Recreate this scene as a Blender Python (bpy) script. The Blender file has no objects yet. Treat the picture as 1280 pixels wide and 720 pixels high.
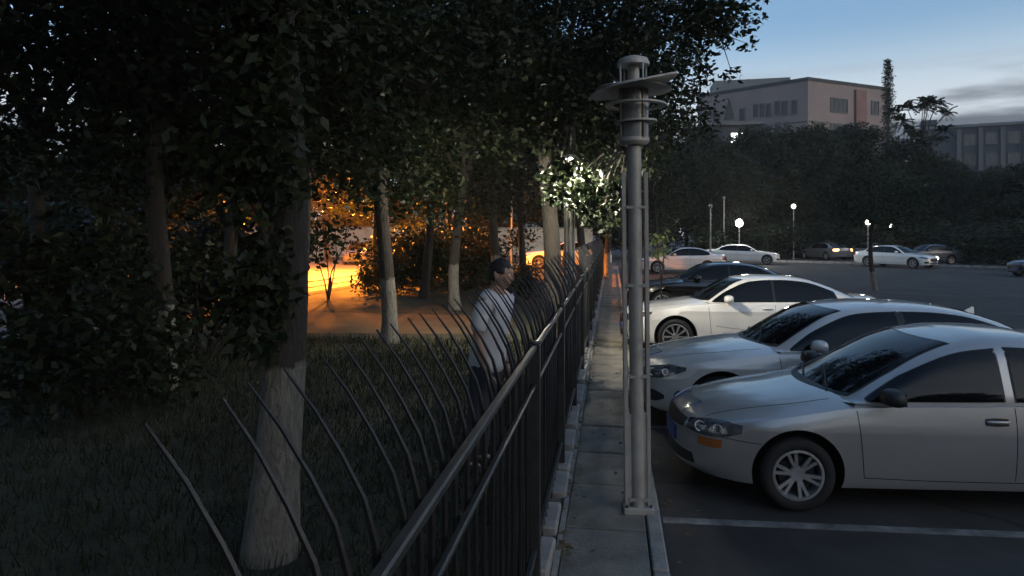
import bpy, bmesh, math, random
import numpy as np
from mathutils import Vector, Matrix
from mathutils.bvhtree import BVHTree

random.seed(7)
RNG = np.random.default_rng(11)
scene = bpy.context.scene
COL = scene.collection
R_ = math.radians

# ------------------------------------------------------------------ camera
FPX, CX, HY, CAMZ = 860.0, 640.0, 291.0, 2.3      # focal length, centre and horizon in photo pixels
YAW = R_(8.3)
cam_data = bpy.data.cameras.new('camera')
cam_data.sensor_width = 36.0
cam_data.lens = FPX / 1280.0 * 36.0
cam_data.shift_y = -(360.0 - HY) / 1280.0
cam_data.clip_start = 0.05
cam_data.clip_end = 3000.0
cam = bpy.data.objects.new('camera', cam_data)
COL.objects.link(cam)
cam.location = (0, 0, CAMZ)
cam.rotation_euler = (math.pi / 2, 0, YAW)
scene.camera = cam

# ------------------------------------------------------------------ sky, sun, exposure
SUN_EL, SUN_AZ = R_(6.0), R_(120.0)        # low sun to the right and behind the camera
SKY_STRENGTH = 0.15
world = bpy.data.worlds.new('World')
scene.world = world
world.use_nodes = True
nt = world.node_tree
for n in list(nt.nodes):
    nt.nodes.remove(n)
w_out = nt.nodes.new('ShaderNodeOutputWorld')
w_bg = nt.nodes.new('ShaderNodeBackground')
w_sky = nt.nodes.new('ShaderNodeTexSky')
w_sky.sky_type = 'NISHITA'
w_sky.sun_disc = False
w_sky.sun_elevation = SUN_EL
w_sky.sun_rotation = SUN_AZ
w_sky.air_density = 1.0
w_sky.dust_density = 3.0
w_sky.ozone_density = 3.0
w_tc = nt.nodes.new('ShaderNodeTexCoord')
w_map = nt.nodes.new('ShaderNodeMapping')
w_map.inputs['Scale'].default_value = (1.3, 1.3, 9.0)
w_map.inputs['Location'].default_value = (7.84, 1.89, 1.94)
w_noise = nt.nodes.new('ShaderNodeTexNoise')
w_noise.inputs['Scale'].default_value = 1.6
w_noise.inputs['Detail'].default_value = 6.0
w_noise.inputs['Roughness'].default_value = 0.55
w_ramp = nt.nodes.new('ShaderNodeValToRGB')
w_ramp.color_ramp.elements[0].position = 0.49
w_ramp.color_ramp.elements[1].position = 0.62
w_sep = nt.nodes.new('ShaderNodeSeparateXYZ')
w_el = nt.nodes.new('ShaderNodeMapRange')
w_el.inputs['From Min'].default_value = 0.17
w_el.inputs['From Max'].default_value = 0.218
w_el.inputs['To Min'].default_value = 0.95
w_el.inputs['To Max'].default_value = 0.0
w_mul = nt.nodes.new('ShaderNodeMath'); w_mul.operation = 'MULTIPLY'
w_mix = nt.nodes.new('ShaderNodeMix'); w_mix.data_type = 'RGBA'
w_hsv = nt.nodes.new('ShaderNodeHueSaturation')
w_hsv.inputs['Saturation'].default_value = 0.90
L = nt.links.new
L(w_tc.outputs['Generated'], w_map.inputs['Vector'])
L(w_map.outputs['Vector'], w_noise.inputs['Vector'])
L(w_noise.outputs['Fac'], w_ramp.inputs['Fac'])
L(w_tc.outputs['Generated'], w_sep.inputs['Vector'])
L(w_sep.outputs['Z'], w_el.inputs['Value'])
L(w_ramp.outputs['Color'], w_mul.inputs[0])
L(w_el.outputs['Result'], w_mul.inputs[1])
L(w_sky.outputs['Color'], w_hsv.inputs['Color'])
L(w_mul.outputs['Value'], w_mix.inputs['Factor'])
# pale haze layer hanging over the whole horizon
w_hz = nt.nodes.new('ShaderNodeMapRange'); w_hz.interpolation_type = 'SMOOTHSTEP'
w_hz.inputs['From Min'].default_value = 0.14
w_hz.inputs['From Max'].default_value = 0.28
w_hz.inputs['To Min'].default_value = 0.92
w_hz.inputs['To Max'].default_value = 0.0
w_hmix = nt.nodes.new('ShaderNodeMix'); w_hmix.data_type = 'RGBA'
w_hmix.inputs['B'].default_value = (1.76, 1.92, 2.08, 1)
L(w_sep.outputs['Z'], w_hz.inputs['Value'])
L(w_hz.outputs['Result'], w_hmix.inputs['Factor'])
L(w_hsv.outputs['Color'], w_hmix.inputs['A'])
L(w_hmix.outputs['Result'], w_mix.inputs['A'])
w_mix.inputs['B'].default_value = (0.29, 0.35, 0.44, 1)
L(w_mix.outputs['Result'], w_bg.inputs['Color'])
w_bg.inputs['Strength'].default_value = SKY_STRENGTH
L(w_bg.outputs['Background'], w_out.inputs['Surface'])

sun_data = bpy.data.lights.new('sun', 'SUN')
sun_data.energy = 0.10
sun_data.angle = R_(12)
sun_data.color = (1.0, 0.72, 0.52)
sun = bpy.data.objects.new('sun', sun_data)
COL.objects.link(sun)
# Nishita: rotation 0 = +Y, positive turns towards +X
sd = Vector((math.sin(SUN_AZ) * math.cos(SUN_EL), math.cos(SUN_AZ) * math.cos(SUN_EL), math.sin(SUN_EL)))
sun.rotation_euler = sd.to_track_quat('Z', 'Y').to_euler()
sun.location = sd * 60

scene.view_settings.view_transform = 'Standard'
scene.view_settings.look = 'None'
scene.view_settings.exposure = 1.5
scene.view_settings.gamma = 1.0
scene.view_settings.use_curve_mapping = False
scene.render.engine = 'CYCLES'
cy = scene.cycles
cy.use_denoising = True
cy.use_adaptive_sampling = True
cy.adaptive_threshold = 0.03
cy.max_bounces = 4
cy.diffuse_bounces = 2
cy.glossy_bounces = 2
cy.transmission_bounces = 4
cy.transparent_max_bounces = 6
cy.sample_clamp_indirect = 4.0
cy.caustics_reflective = False
cy.caustics_refractive = False

# ------------------------------------------------------------------ helpers
FWD = Vector((-math.sin(YAW), math.cos(YAW), 0))
RGT = Vector((math.cos(YAW), math.sin(YAW), 0))
LAWN_Z = 0.35


def P(px, py, d):
    """world point seen at photo pixel (px, py) at depth d"""
    return Vector((0, 0, CAMZ)) + FWD * d + RGT * ((px - CX) / FPX * d) + Vector((0, 0, (HY - py) / FPX * d))


def G(px, d, z=0.0):
    p = P(px, HY, d)
    return Vector((p.x, p.y, z))


def tag(o, label=None, cat=None, group=None, kind=None):
    if label: o['label'] = label
    if cat: o['category'] = cat
    if group: o['group'] = group
    if kind: o['kind'] = kind
    return o


def empty(name, loc=(0, 0, 0), rz=0.0, label=None, cat=None, group=None, scale=1.0):
    o = bpy.data.objects.new(name, None)
    COL.objects.link(o)
    o.location = loc
    o.rotation_euler = (0, 0, rz)
    o.scale = (scale,) * 3
    o.empty_display_size = 0.2
    return tag(o, label, cat, group)


def link(name, me, mat=None, parent=None, loc=None, rot=None, scale=None):
    o = bpy.data.objects.new(name, me)
    COL.objects.link(o)
    if mat is not None and len(me.materials) == 0:
        me.materials.append(mat)
    if parent is not None:
        o.parent = parent
    if loc is not None: o.location = loc
    if rot is not None: o.rotation_euler = rot
    if scale is not None: o.scale = scale
    return o


def copy_tree(o, parent=None):
    c = o.copy()
    COL.objects.link(c)
    c.parent = parent
    for ch in o.children:
        copy_tree(ch, c)
    return c


class MB:
    """collects simple shapes into one mesh"""
    def __init__(self):
        self.v = []; self.f = []

    def add(self, vs, fs):
        b = len(self.v)
        self.v += [tuple(p) for p in vs]
        self.f += [tuple(i + b for i in f) for f in fs]
        return self

    def box(self, c, s, rz=0.0, M=None):
        x, y, z = s[0] / 2, s[1] / 2, s[2] / 2
        pts = [Vector((sx * x, sy * y, sz * z)) for sz in (-1, 1) for sy in (-1, 1) for sx in (-1, 1)]
        if M is None:
            M = Matrix.Rotation(rz, 3, 'Z')
        pts = [M @ p + Vector(c) for p in pts]
        return self.add(pts, [(0, 2, 3, 1), (4, 5, 7, 6), (0, 1, 5, 4), (2, 6, 7, 3), (0, 4, 6, 2), (1, 3, 7, 5)])

    def tube(self, pts, rad, n=8, cap=True):
        pts = [Vector(p) for p in pts]
        m = len(pts)
        if not isinstance(rad, (list, tuple)):
            rad = [rad] * m
        vs, fs = [], []
        up = None
        for i in range(m):
            t = (pts[min(i + 1, m - 1)] - pts[max(i - 1, 0)])
            t = t.normalized() if t.length > 1e-9 else Vector((0, 0, 1))
            if up is None:
                a = Vector((1, 0, 0)) if abs(t.x) < 0.8 else Vector((0, 1, 0))
                up = (a - t * a.dot(t)).normalized()
            else:
                up = (up - t * up.dot(t))
                up = up.normalized() if up.length > 1e-6 else t.orthogonal().normalized()
            w = t.cross(up)
            for k in range(n):
                an = 2 * math.pi * k / n
                vs.append(pts[i] + (up * math.cos(an) + w * math.sin(an)) * rad[i])
        for i in range(m - 1):
            for k in range(n):
                k2 = (k + 1) % n
                fs.append((i * n + k, i * n + k2, (i + 1) * n + k2, (i + 1) * n + k))
        if cap:
            fs.append(tuple(reversed(range(n))))
            fs.append(tuple((m - 1) * n + k for k in range(n)))
        return self.add(vs, fs)

    def lathe(self, prof, n=24, M=None, c=(0, 0, 0), closed=False):
        """prof: (r, z) list turned round z"""
        M = M or Matrix.Identity(3)
        vs, fs = [], []
        m = len(prof)
        for r, z in prof:
            for k in range(n):
                a = 2 * math.pi * k / n
                vs.append(M @ Vector((r * math.cos(a), r * math.sin(a), z)) + Vector(c))
        rng = range(m) if closed else range(m - 1)
        for i in rng:
            j = (i + 1) % m
            for k in range(n):
                k2 = (k + 1) % n
                fs.append((i * n + k, i * n + k2, j * n + k2, j * n + k))
        return self.add(vs, fs)

    def mesh(self, name, smooth=False, ang=None):
        me = bpy.data.meshes.new(name)
        me.from_pydata(self.v, [], self.f)
        me.update()
        bm = bmesh.new(); bm.from_mesh(me)
        bmesh.ops.recalc_face_normals(bm, faces=bm.faces)
        bm.to_mesh(me); bm.free()
        if smooth:
            me.polygons.foreach_set('use_smooth', [True] * len(me.polygons))
            if ang:
                me.set_sharp_from_angle(angle=R_(ang))
        return me

    def build(self, name, mat, parent=None, smooth=False, ang=None, loc=None, rot=None):
        return link(name, self.mesh(name, smooth, ang), mat, parent, loc, rot)


def bevel_box(name, size, bev=0.01, seg=1):
    bm = bmesh.new()
    bmesh.ops.create_cube(bm, size=1.0)
    bmesh.ops.scale(bm, vec=size, verts=bm.verts)
    bmesh.ops.bevel(bm, geom=list(bm.edges), offset=bev, segments=seg, affect='EDGES', profile=0.6)
    me = bpy.data.meshes.new(name)
    bm.to_mesh(me); bm.free()
    return me


def interp(tab, x):
    """smooth monotone-ish interpolation through a table"""
    xs = [t[0] for t in tab]
    if x <= xs[0]: return tab[0][1]
    if x >= xs[-1]: return tab[-1][1]
    i = max(k for k in range(len(xs)) if xs[k] <= x)
    i = min(i, len(xs) - 2)
    x0, y0 = tab[i]; x1, y1 = tab[i + 1]
    h = x1 - x0

    def slope(k):
        if k == 0: return (tab[1][1] - tab[0][1]) / (xs[1] - xs[0])
        if k == len(tab) - 1: return (tab[-1][1] - tab[-2][1]) / (xs[-1] - xs[-2])
        a = (tab[k][1] - tab[k - 1][1]) / (xs[k] - xs[k - 1])
        b = (tab[k + 1][1] - tab[k][1]) / (xs[k + 1] - xs[k])
        if a * b <= 0: return 0.0
        return 2 * a * b / (a + b)
    m0, m1 = slope(i), slope(i + 1)
    t = (x - x0) / h
    return ((2 * t**3 - 3 * t**2 + 1) * y0 + (t**3 - 2 * t**2 + t) * h * m0 +
            (-2 * t**3 + 3 * t**2) * y1 + (t**3 - t**2) * h * m1)


# ------------------------------------------------------------------ materials
def new_mat(name):
    m = bpy.data.materials.new(name)
    m.use_nodes = True
    return m, m.node_tree, m.node_tree.nodes['Principled BSDF']


def mat(name, col, rough=0.6, metal=0.0, var=0.0, scale=8.0, bump=0.0, bscale=40.0, coat=0.0, spec=0.5, col2=None, emit=None, estr=0.0):
    m, t, b = new_mat(name)
    b.inputs['Base Color'].default_value = (*col, 1)
    b.inputs['Roughness'].default_value = rough
    b.inputs['Metallic'].default_value = metal
    b.inputs['Coat Weight'].default_value = coat
    b.inputs['Coat Roughness'].default_value = 0.04
    b.inputs['Specular IOR Level'].default_value = spec
    if emit:
        b.inputs['Emission Color'].default_value = (*emit, 1)
        b.inputs['Emission Strength'].default_value = estr
    tc = t.nodes.new('ShaderNodeTexCoord')
    if var > 0 or col2:
        n = t.nodes.new('ShaderNodeTexNoise')
        n.inputs['Scale'].default_value = scale
        n.inputs['Detail'].default_value = 5
        n.inputs['Roughness'].default_value = 0.6
        r = t.nodes.new('ShaderNodeValToRGB')
        c2 = col2 or tuple(min(1, c * (1 + var)) for c in col)
        c1 = col if col2 else tuple(c * (1 - var) for c in col)
        r.color_ramp.elements[0].color = (*c1, 1); r.color_ramp.elements[0].position = 0.32
        r.color_ramp.elements[1].color = (*c2, 1); r.color_ramp.elements[1].position = 0.68
        t.links.new(tc.outputs['Object'], n.inputs['Vector'])
        t.links.new(n.outputs['Fac'], r.inputs['Fac'])
        t.links.new(r.outputs['Color'], b.inputs['Base Color'])
    if bump > 0:
        n2 = t.nodes.new('ShaderNodeTexNoise')
        n2.inputs['Scale'].default_value = bscale
        n2.inputs['Detail'].default_value = 4
        bp = t.nodes.new('ShaderNodeBump')
        bp.inputs['Strength'].default_value = bump
        bp.inputs['Distance'].default_value = 0.02
        t.links.new(tc.outputs['Object'], n2.inputs['Vector'])
        t.links.new(n2.outputs['Fac'], bp.inputs['Height'])
        t.links.new(bp.outputs['Normal'], b.inputs['Normal'])
    return m


def leaf_mat(name, c1, c2, trans=0.35):
    m = bpy.data.materials.new(name)
    m.use_nodes = True
    t = m.node_tree
    for n in list(t.nodes): t.nodes.remove(n)
    out = t.nodes.new('ShaderNodeOutputMaterial')
    geo = t.nodes.new('ShaderNodeNewGeometry')
    ramp = t.nodes.new('ShaderNodeValToRGB')
    ramp.color_ramp.elements[0].color = (*c1, 1)
    ramp.color_ramp.elements[1].color = (*c2, 1)
    t.links.new(geo.outputs['Random Per Island'], ramp.inputs['Fac'])
    b = t.nodes.new('ShaderNodeBsdfPrincipled')
    b.inputs['Roughness'].default_value = 0.5
    b.inputs['Specular IOR Level'].default_value = 0.25
    tr = t.nodes.new('ShaderNodeBsdfTranslucent')
    mx = t.nodes.new('ShaderNodeMixShader')
    mx.inputs['Fac'].default_value = trans
    t.links.new(ramp.outputs['Color'], b.inputs['Base Color'])
    t.links.new(ramp.outputs['Color'], tr.inputs['Color'])
    t.links.new(b.outputs['BSDF'], mx.inputs[1])
    t.links.new(tr.outputs['BSDF'], mx.inputs[2])
    t.links.new(mx.outputs['Shader'], out.inputs['Surface'])
    return m


def bark_mat(name, white_to=None):
    """rough bark; white_to = height in metres of the lime-wash painted band"""
    m, t, b = new_mat(name)
    b.inputs['Roughness'].default_value = 0.9
    tc = t.nodes.new('ShaderNodeTexCoord')
    mp = t.nodes.new('ShaderNodeMapping'); mp.inputs['Scale'].default_value = (11, 11, 3.2)
    n = t.nodes.new('ShaderNodeTexNoise'); n.inputs['Scale'].default_value = 2.6; n.inputs['Detail'].default_value = 9; n.inputs['Roughness'].default_value = .68; n.inputs['Distortion'].default_value = .8
    r = t.nodes.new('ShaderNodeValToRGB')
    r.color_ramp.elements[0].color = (0.022, 0.019, 0.015, 1); r.color_ramp.elements[0].position = 0.3
    r.color_ramp.elements[1].color = (0.055, 0.048, 0.040, 1); r.color_ramp.elements[1].position = 0.7
    t.links.new(tc.outputs['Object'], mp.inputs['Vector'])
    t.links.new(mp.outputs['Vector'], n.inputs['Vector'])
    t.links.new(n.outputs['Fac'], r.inputs['Fac'])
    bp = t.nodes.new('ShaderNodeBump'); bp.inputs['Strength'].default_value = 1.0; bp.inputs['Distance'].default_value = 0.06
    t.links.new(n.outputs['Fac'], bp.inputs['Height'])
    t.links.new(bp.outputs['Normal'], b.inputs['Normal'])
    if white_to:
        sep = t.nodes.new('ShaderNodeSeparateXYZ')
        t.links.new(tc.outputs['Object'], sep.inputs['Vector'])
        n2 = t.nodes.new('ShaderNodeTexNoise'); n2.inputs['Scale'].default_value = 14.0
        t.links.new(tc.outputs['Object'], n2.inputs['Vector'])
        ad = t.nodes.new('ShaderNodeMath'); ad.operation = 'MULTIPLY_ADD'
        ad.inputs[1].default_value = 0.14
        t.links.new(n2.outputs['Fac'], ad.inputs[0])
        t.links.new(sep.outputs['Z'], ad.inputs[2])
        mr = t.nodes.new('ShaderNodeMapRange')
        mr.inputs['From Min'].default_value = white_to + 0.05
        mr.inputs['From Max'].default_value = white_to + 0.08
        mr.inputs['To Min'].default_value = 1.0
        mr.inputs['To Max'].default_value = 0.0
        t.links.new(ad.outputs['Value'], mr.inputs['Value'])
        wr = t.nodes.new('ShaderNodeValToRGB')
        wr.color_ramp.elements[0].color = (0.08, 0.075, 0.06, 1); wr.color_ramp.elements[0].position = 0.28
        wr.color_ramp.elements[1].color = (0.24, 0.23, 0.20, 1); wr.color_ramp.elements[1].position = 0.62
        t.links.new(n.outputs['Fac'], wr.inputs['Fac'])
        mx = t.nodes.new('ShaderNodeMix'); mx.data_type = 'RGBA'
        t.links.new(mr.outputs['Result'], mx.inputs['Factor'])
        t.links.new(r.outputs['Color'], mx.inputs['A'])
        t.links.new(wr.outputs['Color'], mx.inputs['B'])
        t.links.new(mx.outputs['Result'], b.inputs['Base Color'])
    else:
        t.links.new(r.outputs['Color'], b.inputs['Base Color'])
    return m


def paint_mat(name, col, metal=0.0, rough=0.35, flake=0.0):
    m = mat(name, col, rough, metal, coat=1.0, var=0.05, scale=1.5)
    t = m.node_tree; b = t.nodes['Principled BSDF']
    # road dust makes the clear coat a little uneven
    tc = t.nodes.new('ShaderNodeTexCoord')
    n = t.nodes.new('ShaderNodeTexNoise'); n.inputs['Scale'].default_value = 3.0; n.inputs['Detail'].default_value = 6
    r = t.nodes.new('ShaderNodeMapRange')
    r.inputs['To Min'].default_value = 0.01; r.inputs['To Max'].default_value = 0.07
    t.links.new(tc.outputs['Object'], n.inputs['Vector'])
    t.links.new(n.outputs['Fac'], r.inputs['Value'])
    t.links.new(r.outputs['Result'], b.inputs['Coat Roughness'])
    return m


M = {}
M['asphalt'] = mat('asphalt', (0.038, 0.037, 0.034), 0.85, var=0.35, scale=1.2, bump=0.5, bscale=90)
_t = M['asphalt'].node_tree; _b = _t.nodes['Principled BSDF']
_src = _b.inputs['Base Color'].links[0].from_socket
_tc = _t.nodes.new('ShaderNodeTexCoord'); _v = _t.nodes.new('ShaderNodeTexVoronoi'); _v.feature = 'DISTANCE_TO_EDGE'; _v.inputs['Scale'].default_value = .35
_n = _t.nodes.new('ShaderNodeTexNoise'); _n.inputs['Scale'].default_value = 1.5; _n.inputs['Detail'].default_value = 6
_ad = _t.nodes.new('ShaderNodeMix'); _ad.data_type = 'VECTOR'; _ad.inputs['Factor'].default_value = .25
_t.links.new(_tc.outputs['Object'], _n.inputs['Vector']); _t.links.new(_tc.outputs['Object'], _ad.inputs['A']); _t.links.new(_n.outputs['Color'], _ad.inputs['B'])
_t.links.new(_ad.outputs['Result'], _v.inputs['Vector'])
_r = _t.nodes.new('ShaderNodeMapRange'); _r.inputs['From Max'].default_value = .012; _r.inputs['To Min'].default_value = .35; _r.inputs['To Max'].default_value = 1.0
_t.links.new(_v.outputs['Distance'], _r.inputs['Value'])
_n3 = _t.nodes.new('ShaderNodeTexNoise'); _n3.inputs['Scale'].default_value = .45; _n3.inputs['Detail'].default_value = 8; _n3.inputs['Roughness'].default_value = .7
_r3 = _t.nodes.new('ShaderNodeMapRange'); _r3.inputs['From Min'].default_value = .35; _r3.inputs['From Max'].default_value = .62; _r3.inputs['To Min'].default_value = .55; _r3.inputs['To Max'].default_value = 1.25
_t.links.new(_tc.outputs['Object'], _n3.inputs['Vector']); _t.links.new(_n3.outputs['Fac'], _r3.inputs['Value'])
_mm = _t.nodes.new('ShaderNodeMath'); _mm.operation = 'MULTIPLY'; _t.links.new(_r.outputs['Result'], _mm.inputs[0]); _t.links.new(_r3.outputs['Result'], _mm.inputs[1])
_mx = _t.nodes.new('ShaderNodeVectorMath'); _mx.operation = 'SCALE'
_t.links.new(_src, _mx.inputs[0]); _t.links.new(_mm.outputs['Value'], _mx.inputs['Scale']); _t.links.new(_mx.outputs['Vector'], _b.inputs['Base Color'])
M['road'] = mat('road_asphalt', (0.16, 0.15, 0.13), 0.8, var=0.2, scale=0.8, bump=0.4, bscale=60)
M['lawn'] = mat('lawn_soil', (0.026, 0.029, 0.016), 0.95, var=0.5, scale=2.5, bump=1.0, bscale=25)
M['path'] = mat('sandy_path', (0.105, 0.066, 0.034), 0.9, var=0.25, scale=1.5, bump=0.5, bscale=30)
M['slab'] = mat('paving_slab', (0.17, 0.157, 0.13), 0.85, var=0.35, scale=3.0, bump=0.5, bscale=35)
M['joint'] = mat('paving_bed', (0.10, 0.09, 0.075), 0.95, var=0.4, scale=6)
M['kerb'] = mat('kerb_stone', (0.25, 0.235, 0.21), 0.85, var=0.3, scale=4.0, bump=0.5, bscale=30)
M['line'] = mat('road_paint', (0.06, 0.06, 0.056), 0.8, col2=(0.26, 0.255, 0.24), scale=5.0)
M['iron'] = mat('fence_iron', (0.012, 0.012, 0.012), 0.42, 0.0, var=0.3, scale=12, bump=0.12, bscale=60)
M['steel'] = mat('rail_steel', (0.050, 0.049, 0.046), 0.38, 0.4, var=0.25, scale=9, bump=0.08, bscale=50)
M['lamp_metal'] = mat('lamp_metal', (0.37, 0.35, 0.31), 0.50, 0.10, var=0.18, scale=5, bump=0.08, bscale=30)
M['lamp_glass'] = mat('lamp_glass', (0.42, 0.42, 0.40), 0.22, 0.0, spec=0.6)
M['lamp_glass'].node_tree.nodes['Principled BSDF'].inputs['Transmission Weight'].default_value = 0.55
M['tube'] = mat('lamp_tube', (0.75, 0.74, 0.70), 0.35)
M['lit_warm'] = mat('lit_lamp', (1, 0.95, 0.85), 0.4, emit=(1.0, 0.90, 0.72), estr=22.0)
M['lit_white'] = mat('lit_globe', (1, 1, 0.95), 0.4, emit=(1.0, 0.97, 0.88), estr=9.0)
M['lit_sodium'] = mat('lit_sodium', (1, 0.6, 0.2), 0.4, emit=(1.0, 0.42, 0.08), estr=12.0)
M['glass'] = mat('car_glass', (0.005, 0.006, 0.007), 0.03, 0.0, spec=0.28)
M['tyre'] = mat('tyre_rubber', (0.014, 0.014, 0.014), 0.8, bump=0.2, bscale=60)
M['rim'] = mat('alloy_rim', (0.42, 0.42, 0.42), 0.32, 0.6, var=0.15, scale=10)
M['rim_dark'] = mat('brake_dark', (0.015, 0.015, 0.015), 0.6)
M['black'] = mat('black_plastic', (0.012, 0.012, 0.013), 0.5)
M['seam'] = mat('panel_gap', (0.006, 0.006, 0.006), 0.9)
M['chrome'] = mat('chrome', (0.62, 0.62, 0.62), 0.12, 1.0)
M['headlight'] = mat('headlamp_lens', (0.10, 0.10, 0.105), 0.05, 0.2, spec=0.8, coat=1.0, var=0.7, scale=11)
M['amber'] = mat('amber_lens', (0.45, 0.13, 0.02), 0.15, coat=0.6)
M['red_lens'] = mat('red_lens', (0.30, 0.012, 0.012), 0.12, coat=0.8)
M['red_lit'] = mat('lit_tail', (0.8, 0.2, 0.05), 0.3, emit=(1.0, 0.30, 0.08), estr=5.0)
M['lit_head'] = mat('lit_headlight', (1, 1, 1), 0.3, emit=(1.0, 0.97, 0.9), estr=8.0)
M['plate'] = mat('number_plate', (0.02, 0.06, 0.25), 0.4)
M['silver_paint'] = paint_mat('silver_paint', (0.42, 0.41, 0.395), 0.5, 0.32)
M['bluesilver_paint'] = paint_mat('bluish_silver_paint', (0.56, 0.545, 0.52), 0.15, 0.30)
M['white_paint'] = paint_mat('white_paint', (0.80, 0.785, 0.74), 0.0, 0.30)
M['black_paint'] = paint_mat('black_paint', (0.010, 0.010, 0.011), 0.0, 0.22)
M['grey_paint'] = paint_mat('grey_paint', (0.16, 0.165, 0.17), 0.3, 0.35)
M['bark'] = bark_mat('bark')
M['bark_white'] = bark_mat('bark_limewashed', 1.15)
M['leaf'] = leaf_mat('leaf_green', (0.012, 0.019, 0.008), (0.034, 0.045, 0.019))
M['leaf_b'] = leaf_mat('leaf_dark_green', (0.010, 0.016, 0.008), (0.028, 0.038, 0.018))
M['leaf_pale'] = leaf_mat('leaf_pale', (0.10, 0.14, 0.05), (0.26, 0.30, 0.12), 0.4)
M['conifer'] = leaf_mat('conifer_needles', (0.010, 0.020, 0.012), (0.028, 0.045, 0.022), 0.1)
M['grass'] = leaf_mat('grass_blades', (0.014, 0.020, 0.008), (0.034, 0.043, 0.018), 0.3)
M['bwall'] = mat('pink_render', (0.24, 0.19, 0.175), 0.85, var=0.12, scale=0.3)
M['bwall2'] = mat('grey_render', (0.055, 0.058, 0.064), 0.85, var=0.12, scale=0.3)
M['brick_red'] = mat('maroon_tile', (0.20, 0.11, 0.09), 0.8, var=0.15, scale=0.8)
M['roof_dark'] = mat('roof_slate', (0.13, 0.14, 0.14), 0.7, var=0.2, scale=0.6)
M['bglass'] = mat('building_glass', (0.02, 0.024, 0.028), 0.08, spec=0.6)
M['bframe'] = mat('window_frame', (0.10, 0.096, 0.095), 0.6)
M['plaster'] = mat('yard_wall_plaster', (0.50, 0.44, 0.34), 0.9, var=0.2, scale=1.2)
M['lit_window'] = mat('lit_window', (1, 1, 0.9), 0.4, emit=(1.0, 0.96, 0.85), estr=6.0)
M['skin'] = mat('skin', (0.36, 0.22, 0.15), 0.55, var=0.08, scale=9)
M['hair'] = mat('hair_black', (0.012, 0.010, 0.009), 0.5, bump=0.6, bscale=90)
M['shirt'] = mat('shirt_cloth', (0.52, 0.52, 0.53), 0.85, var=0.08, scale=6, bump=0.3, bscale=14)
M['trouser'] = mat('trouser_cloth', (0.030, 0.034, 0.045), 0.9, bump=0.3, bscale=14)
M['shoe'] = mat('shoe_leather', (0.02, 0.02, 0.02), 0.5)
M['eye'] = mat('eye_white', (0.55, 0.52, 0.48), 0.3)

# ------------------------------------------------------------------ ground, pavement, lawn, road
def sheet(name, pts, z, m, parent=None):
    bm = bmesh.new()
    vs = [bm.verts.new((p[0], p[1], z)) for p in pts]
    bm.faces.new(vs)
    bmesh.ops.recalc_face_normals(bm, faces=bm.faces)
    if bm.faces[:][0].normal.z < 0:
        bmesh.ops.reverse_faces(bm, faces=bm.faces)
    me = bpy.data.meshes.new(name); bm.to_mesh(me); bm.free()
    return link(name, me, m, parent)


lot = sheet('ground', [(-380, -120), (380, -120), (380, 480), (-380, 480)], 0.0, M['asphalt'])
tag(lot, kind='structure')

LAWN_X = -0.66
lawn = MB().box(((LAWN_X - 90) / 2, 35, LAWN_Z / 2 - 0.2), (90 + LAWN_X, 130, LAWN_Z + 0.4)).build('lawn', M['lawn'])
tag(lawn, kind='structure')

# pale path across the lawn, and the road behind it (left of the fence)
A0, A1 = G(60, 13.6), G(640, 13.2)
B0, B1 = G(640, 16.0), G(60, 18.3)
path = sheet('path', [A0, A1, B0, B1], LAWN_Z + 0.004, M['path'])
tag(path, kind='structure')
r0, r1 = G(200, 17.5), G(735, 60)
r0 = G(330, 20.0); r1 = G(560, 37.0)
ru = (r1 - r0).normalized()
ra, rb = r0 - ru * 20, r0 + ru * 24
rn = Vector((-ru.y, ru.x, 0))
road = sheet('road', [ra, rb, rb + rn * 40 + ru * 10, ra + rn * 40], LAWN_Z + 0.008, M['road'])
tag(road, kind='structure')

# pavement strip between fence and parking stalls
pave = empty('pavement'); tag(pave, kind='structure')
MB().box((-0.06, 24, 0.03), (0.62, 56, 0.06)).build('paving_bed', M['joint'], pave)
slab_meshes = [bevel_box('slab', (0.60, ln, 0.06), 0.008) for ln in (0.86, 0.93, 0.90)]
for me in slab_meshes: me.materials.append(M['slab'])
y = 0.6
k = 0
while y < 46:
    me = slab_meshes[k % 3]
    ln = (0.86, 0.93, 0.90)[k % 3]
    o = link('slab', me, None, pave, (-0.050 + random.uniform(-.006, .006), y + ln / 2, 0.052 + random.uniform(-.008, .010)),
             (random.uniform(-.012, .012), random.uniform(-.01, .01), random.uniform(-.008, .008)))
    y += ln + random.choice((0.018, 0.022, 0.03, 0.05))
    k += 1
# outer kerb edge of the pavement (towards the stalls)
kerb_me = bevel_box('kerb_stone', (0.11, 0.98, 0.16), 0.012); kerb_me.materials.append(M['kerb'])
for i in range(46):
    link('kerb_stone', kerb_me, None, pave, (0.316, 1.1 + i * 1.0, 0.005 + random.uniform(-.006, .006)), (0, 0, random.uniform(-.006, .006)))
# low plinth of stones under the fence
plinth_me = bevel_box('plinth_stone', (0.17, 0.50, 0.24), 0.016); plinth_me.materials.append(M['kerb'])
y = 1.0
while y < 46:
    link('plinth_stone', plinth_me, None, pave, (-0.475 + random.uniform(-.012, .012), y + 0.25, 0.05 + random.uniform(-.02, .02)),
         (random.uniform(-.02, .02), random.uniform(-.02, .02), random.uniform(-.03, .03)))
    y += 0.50 + random.choice((0.015, 0.02, 0.05, 0.12, 0.2))
# slim edging strip
for i in range(23):
    MB().box((-0.372, 2 + i * 2.0, 0.055), (0.035, 1.985, 0.11)).build('edging_strip', M['kerb'], pave)

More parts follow.
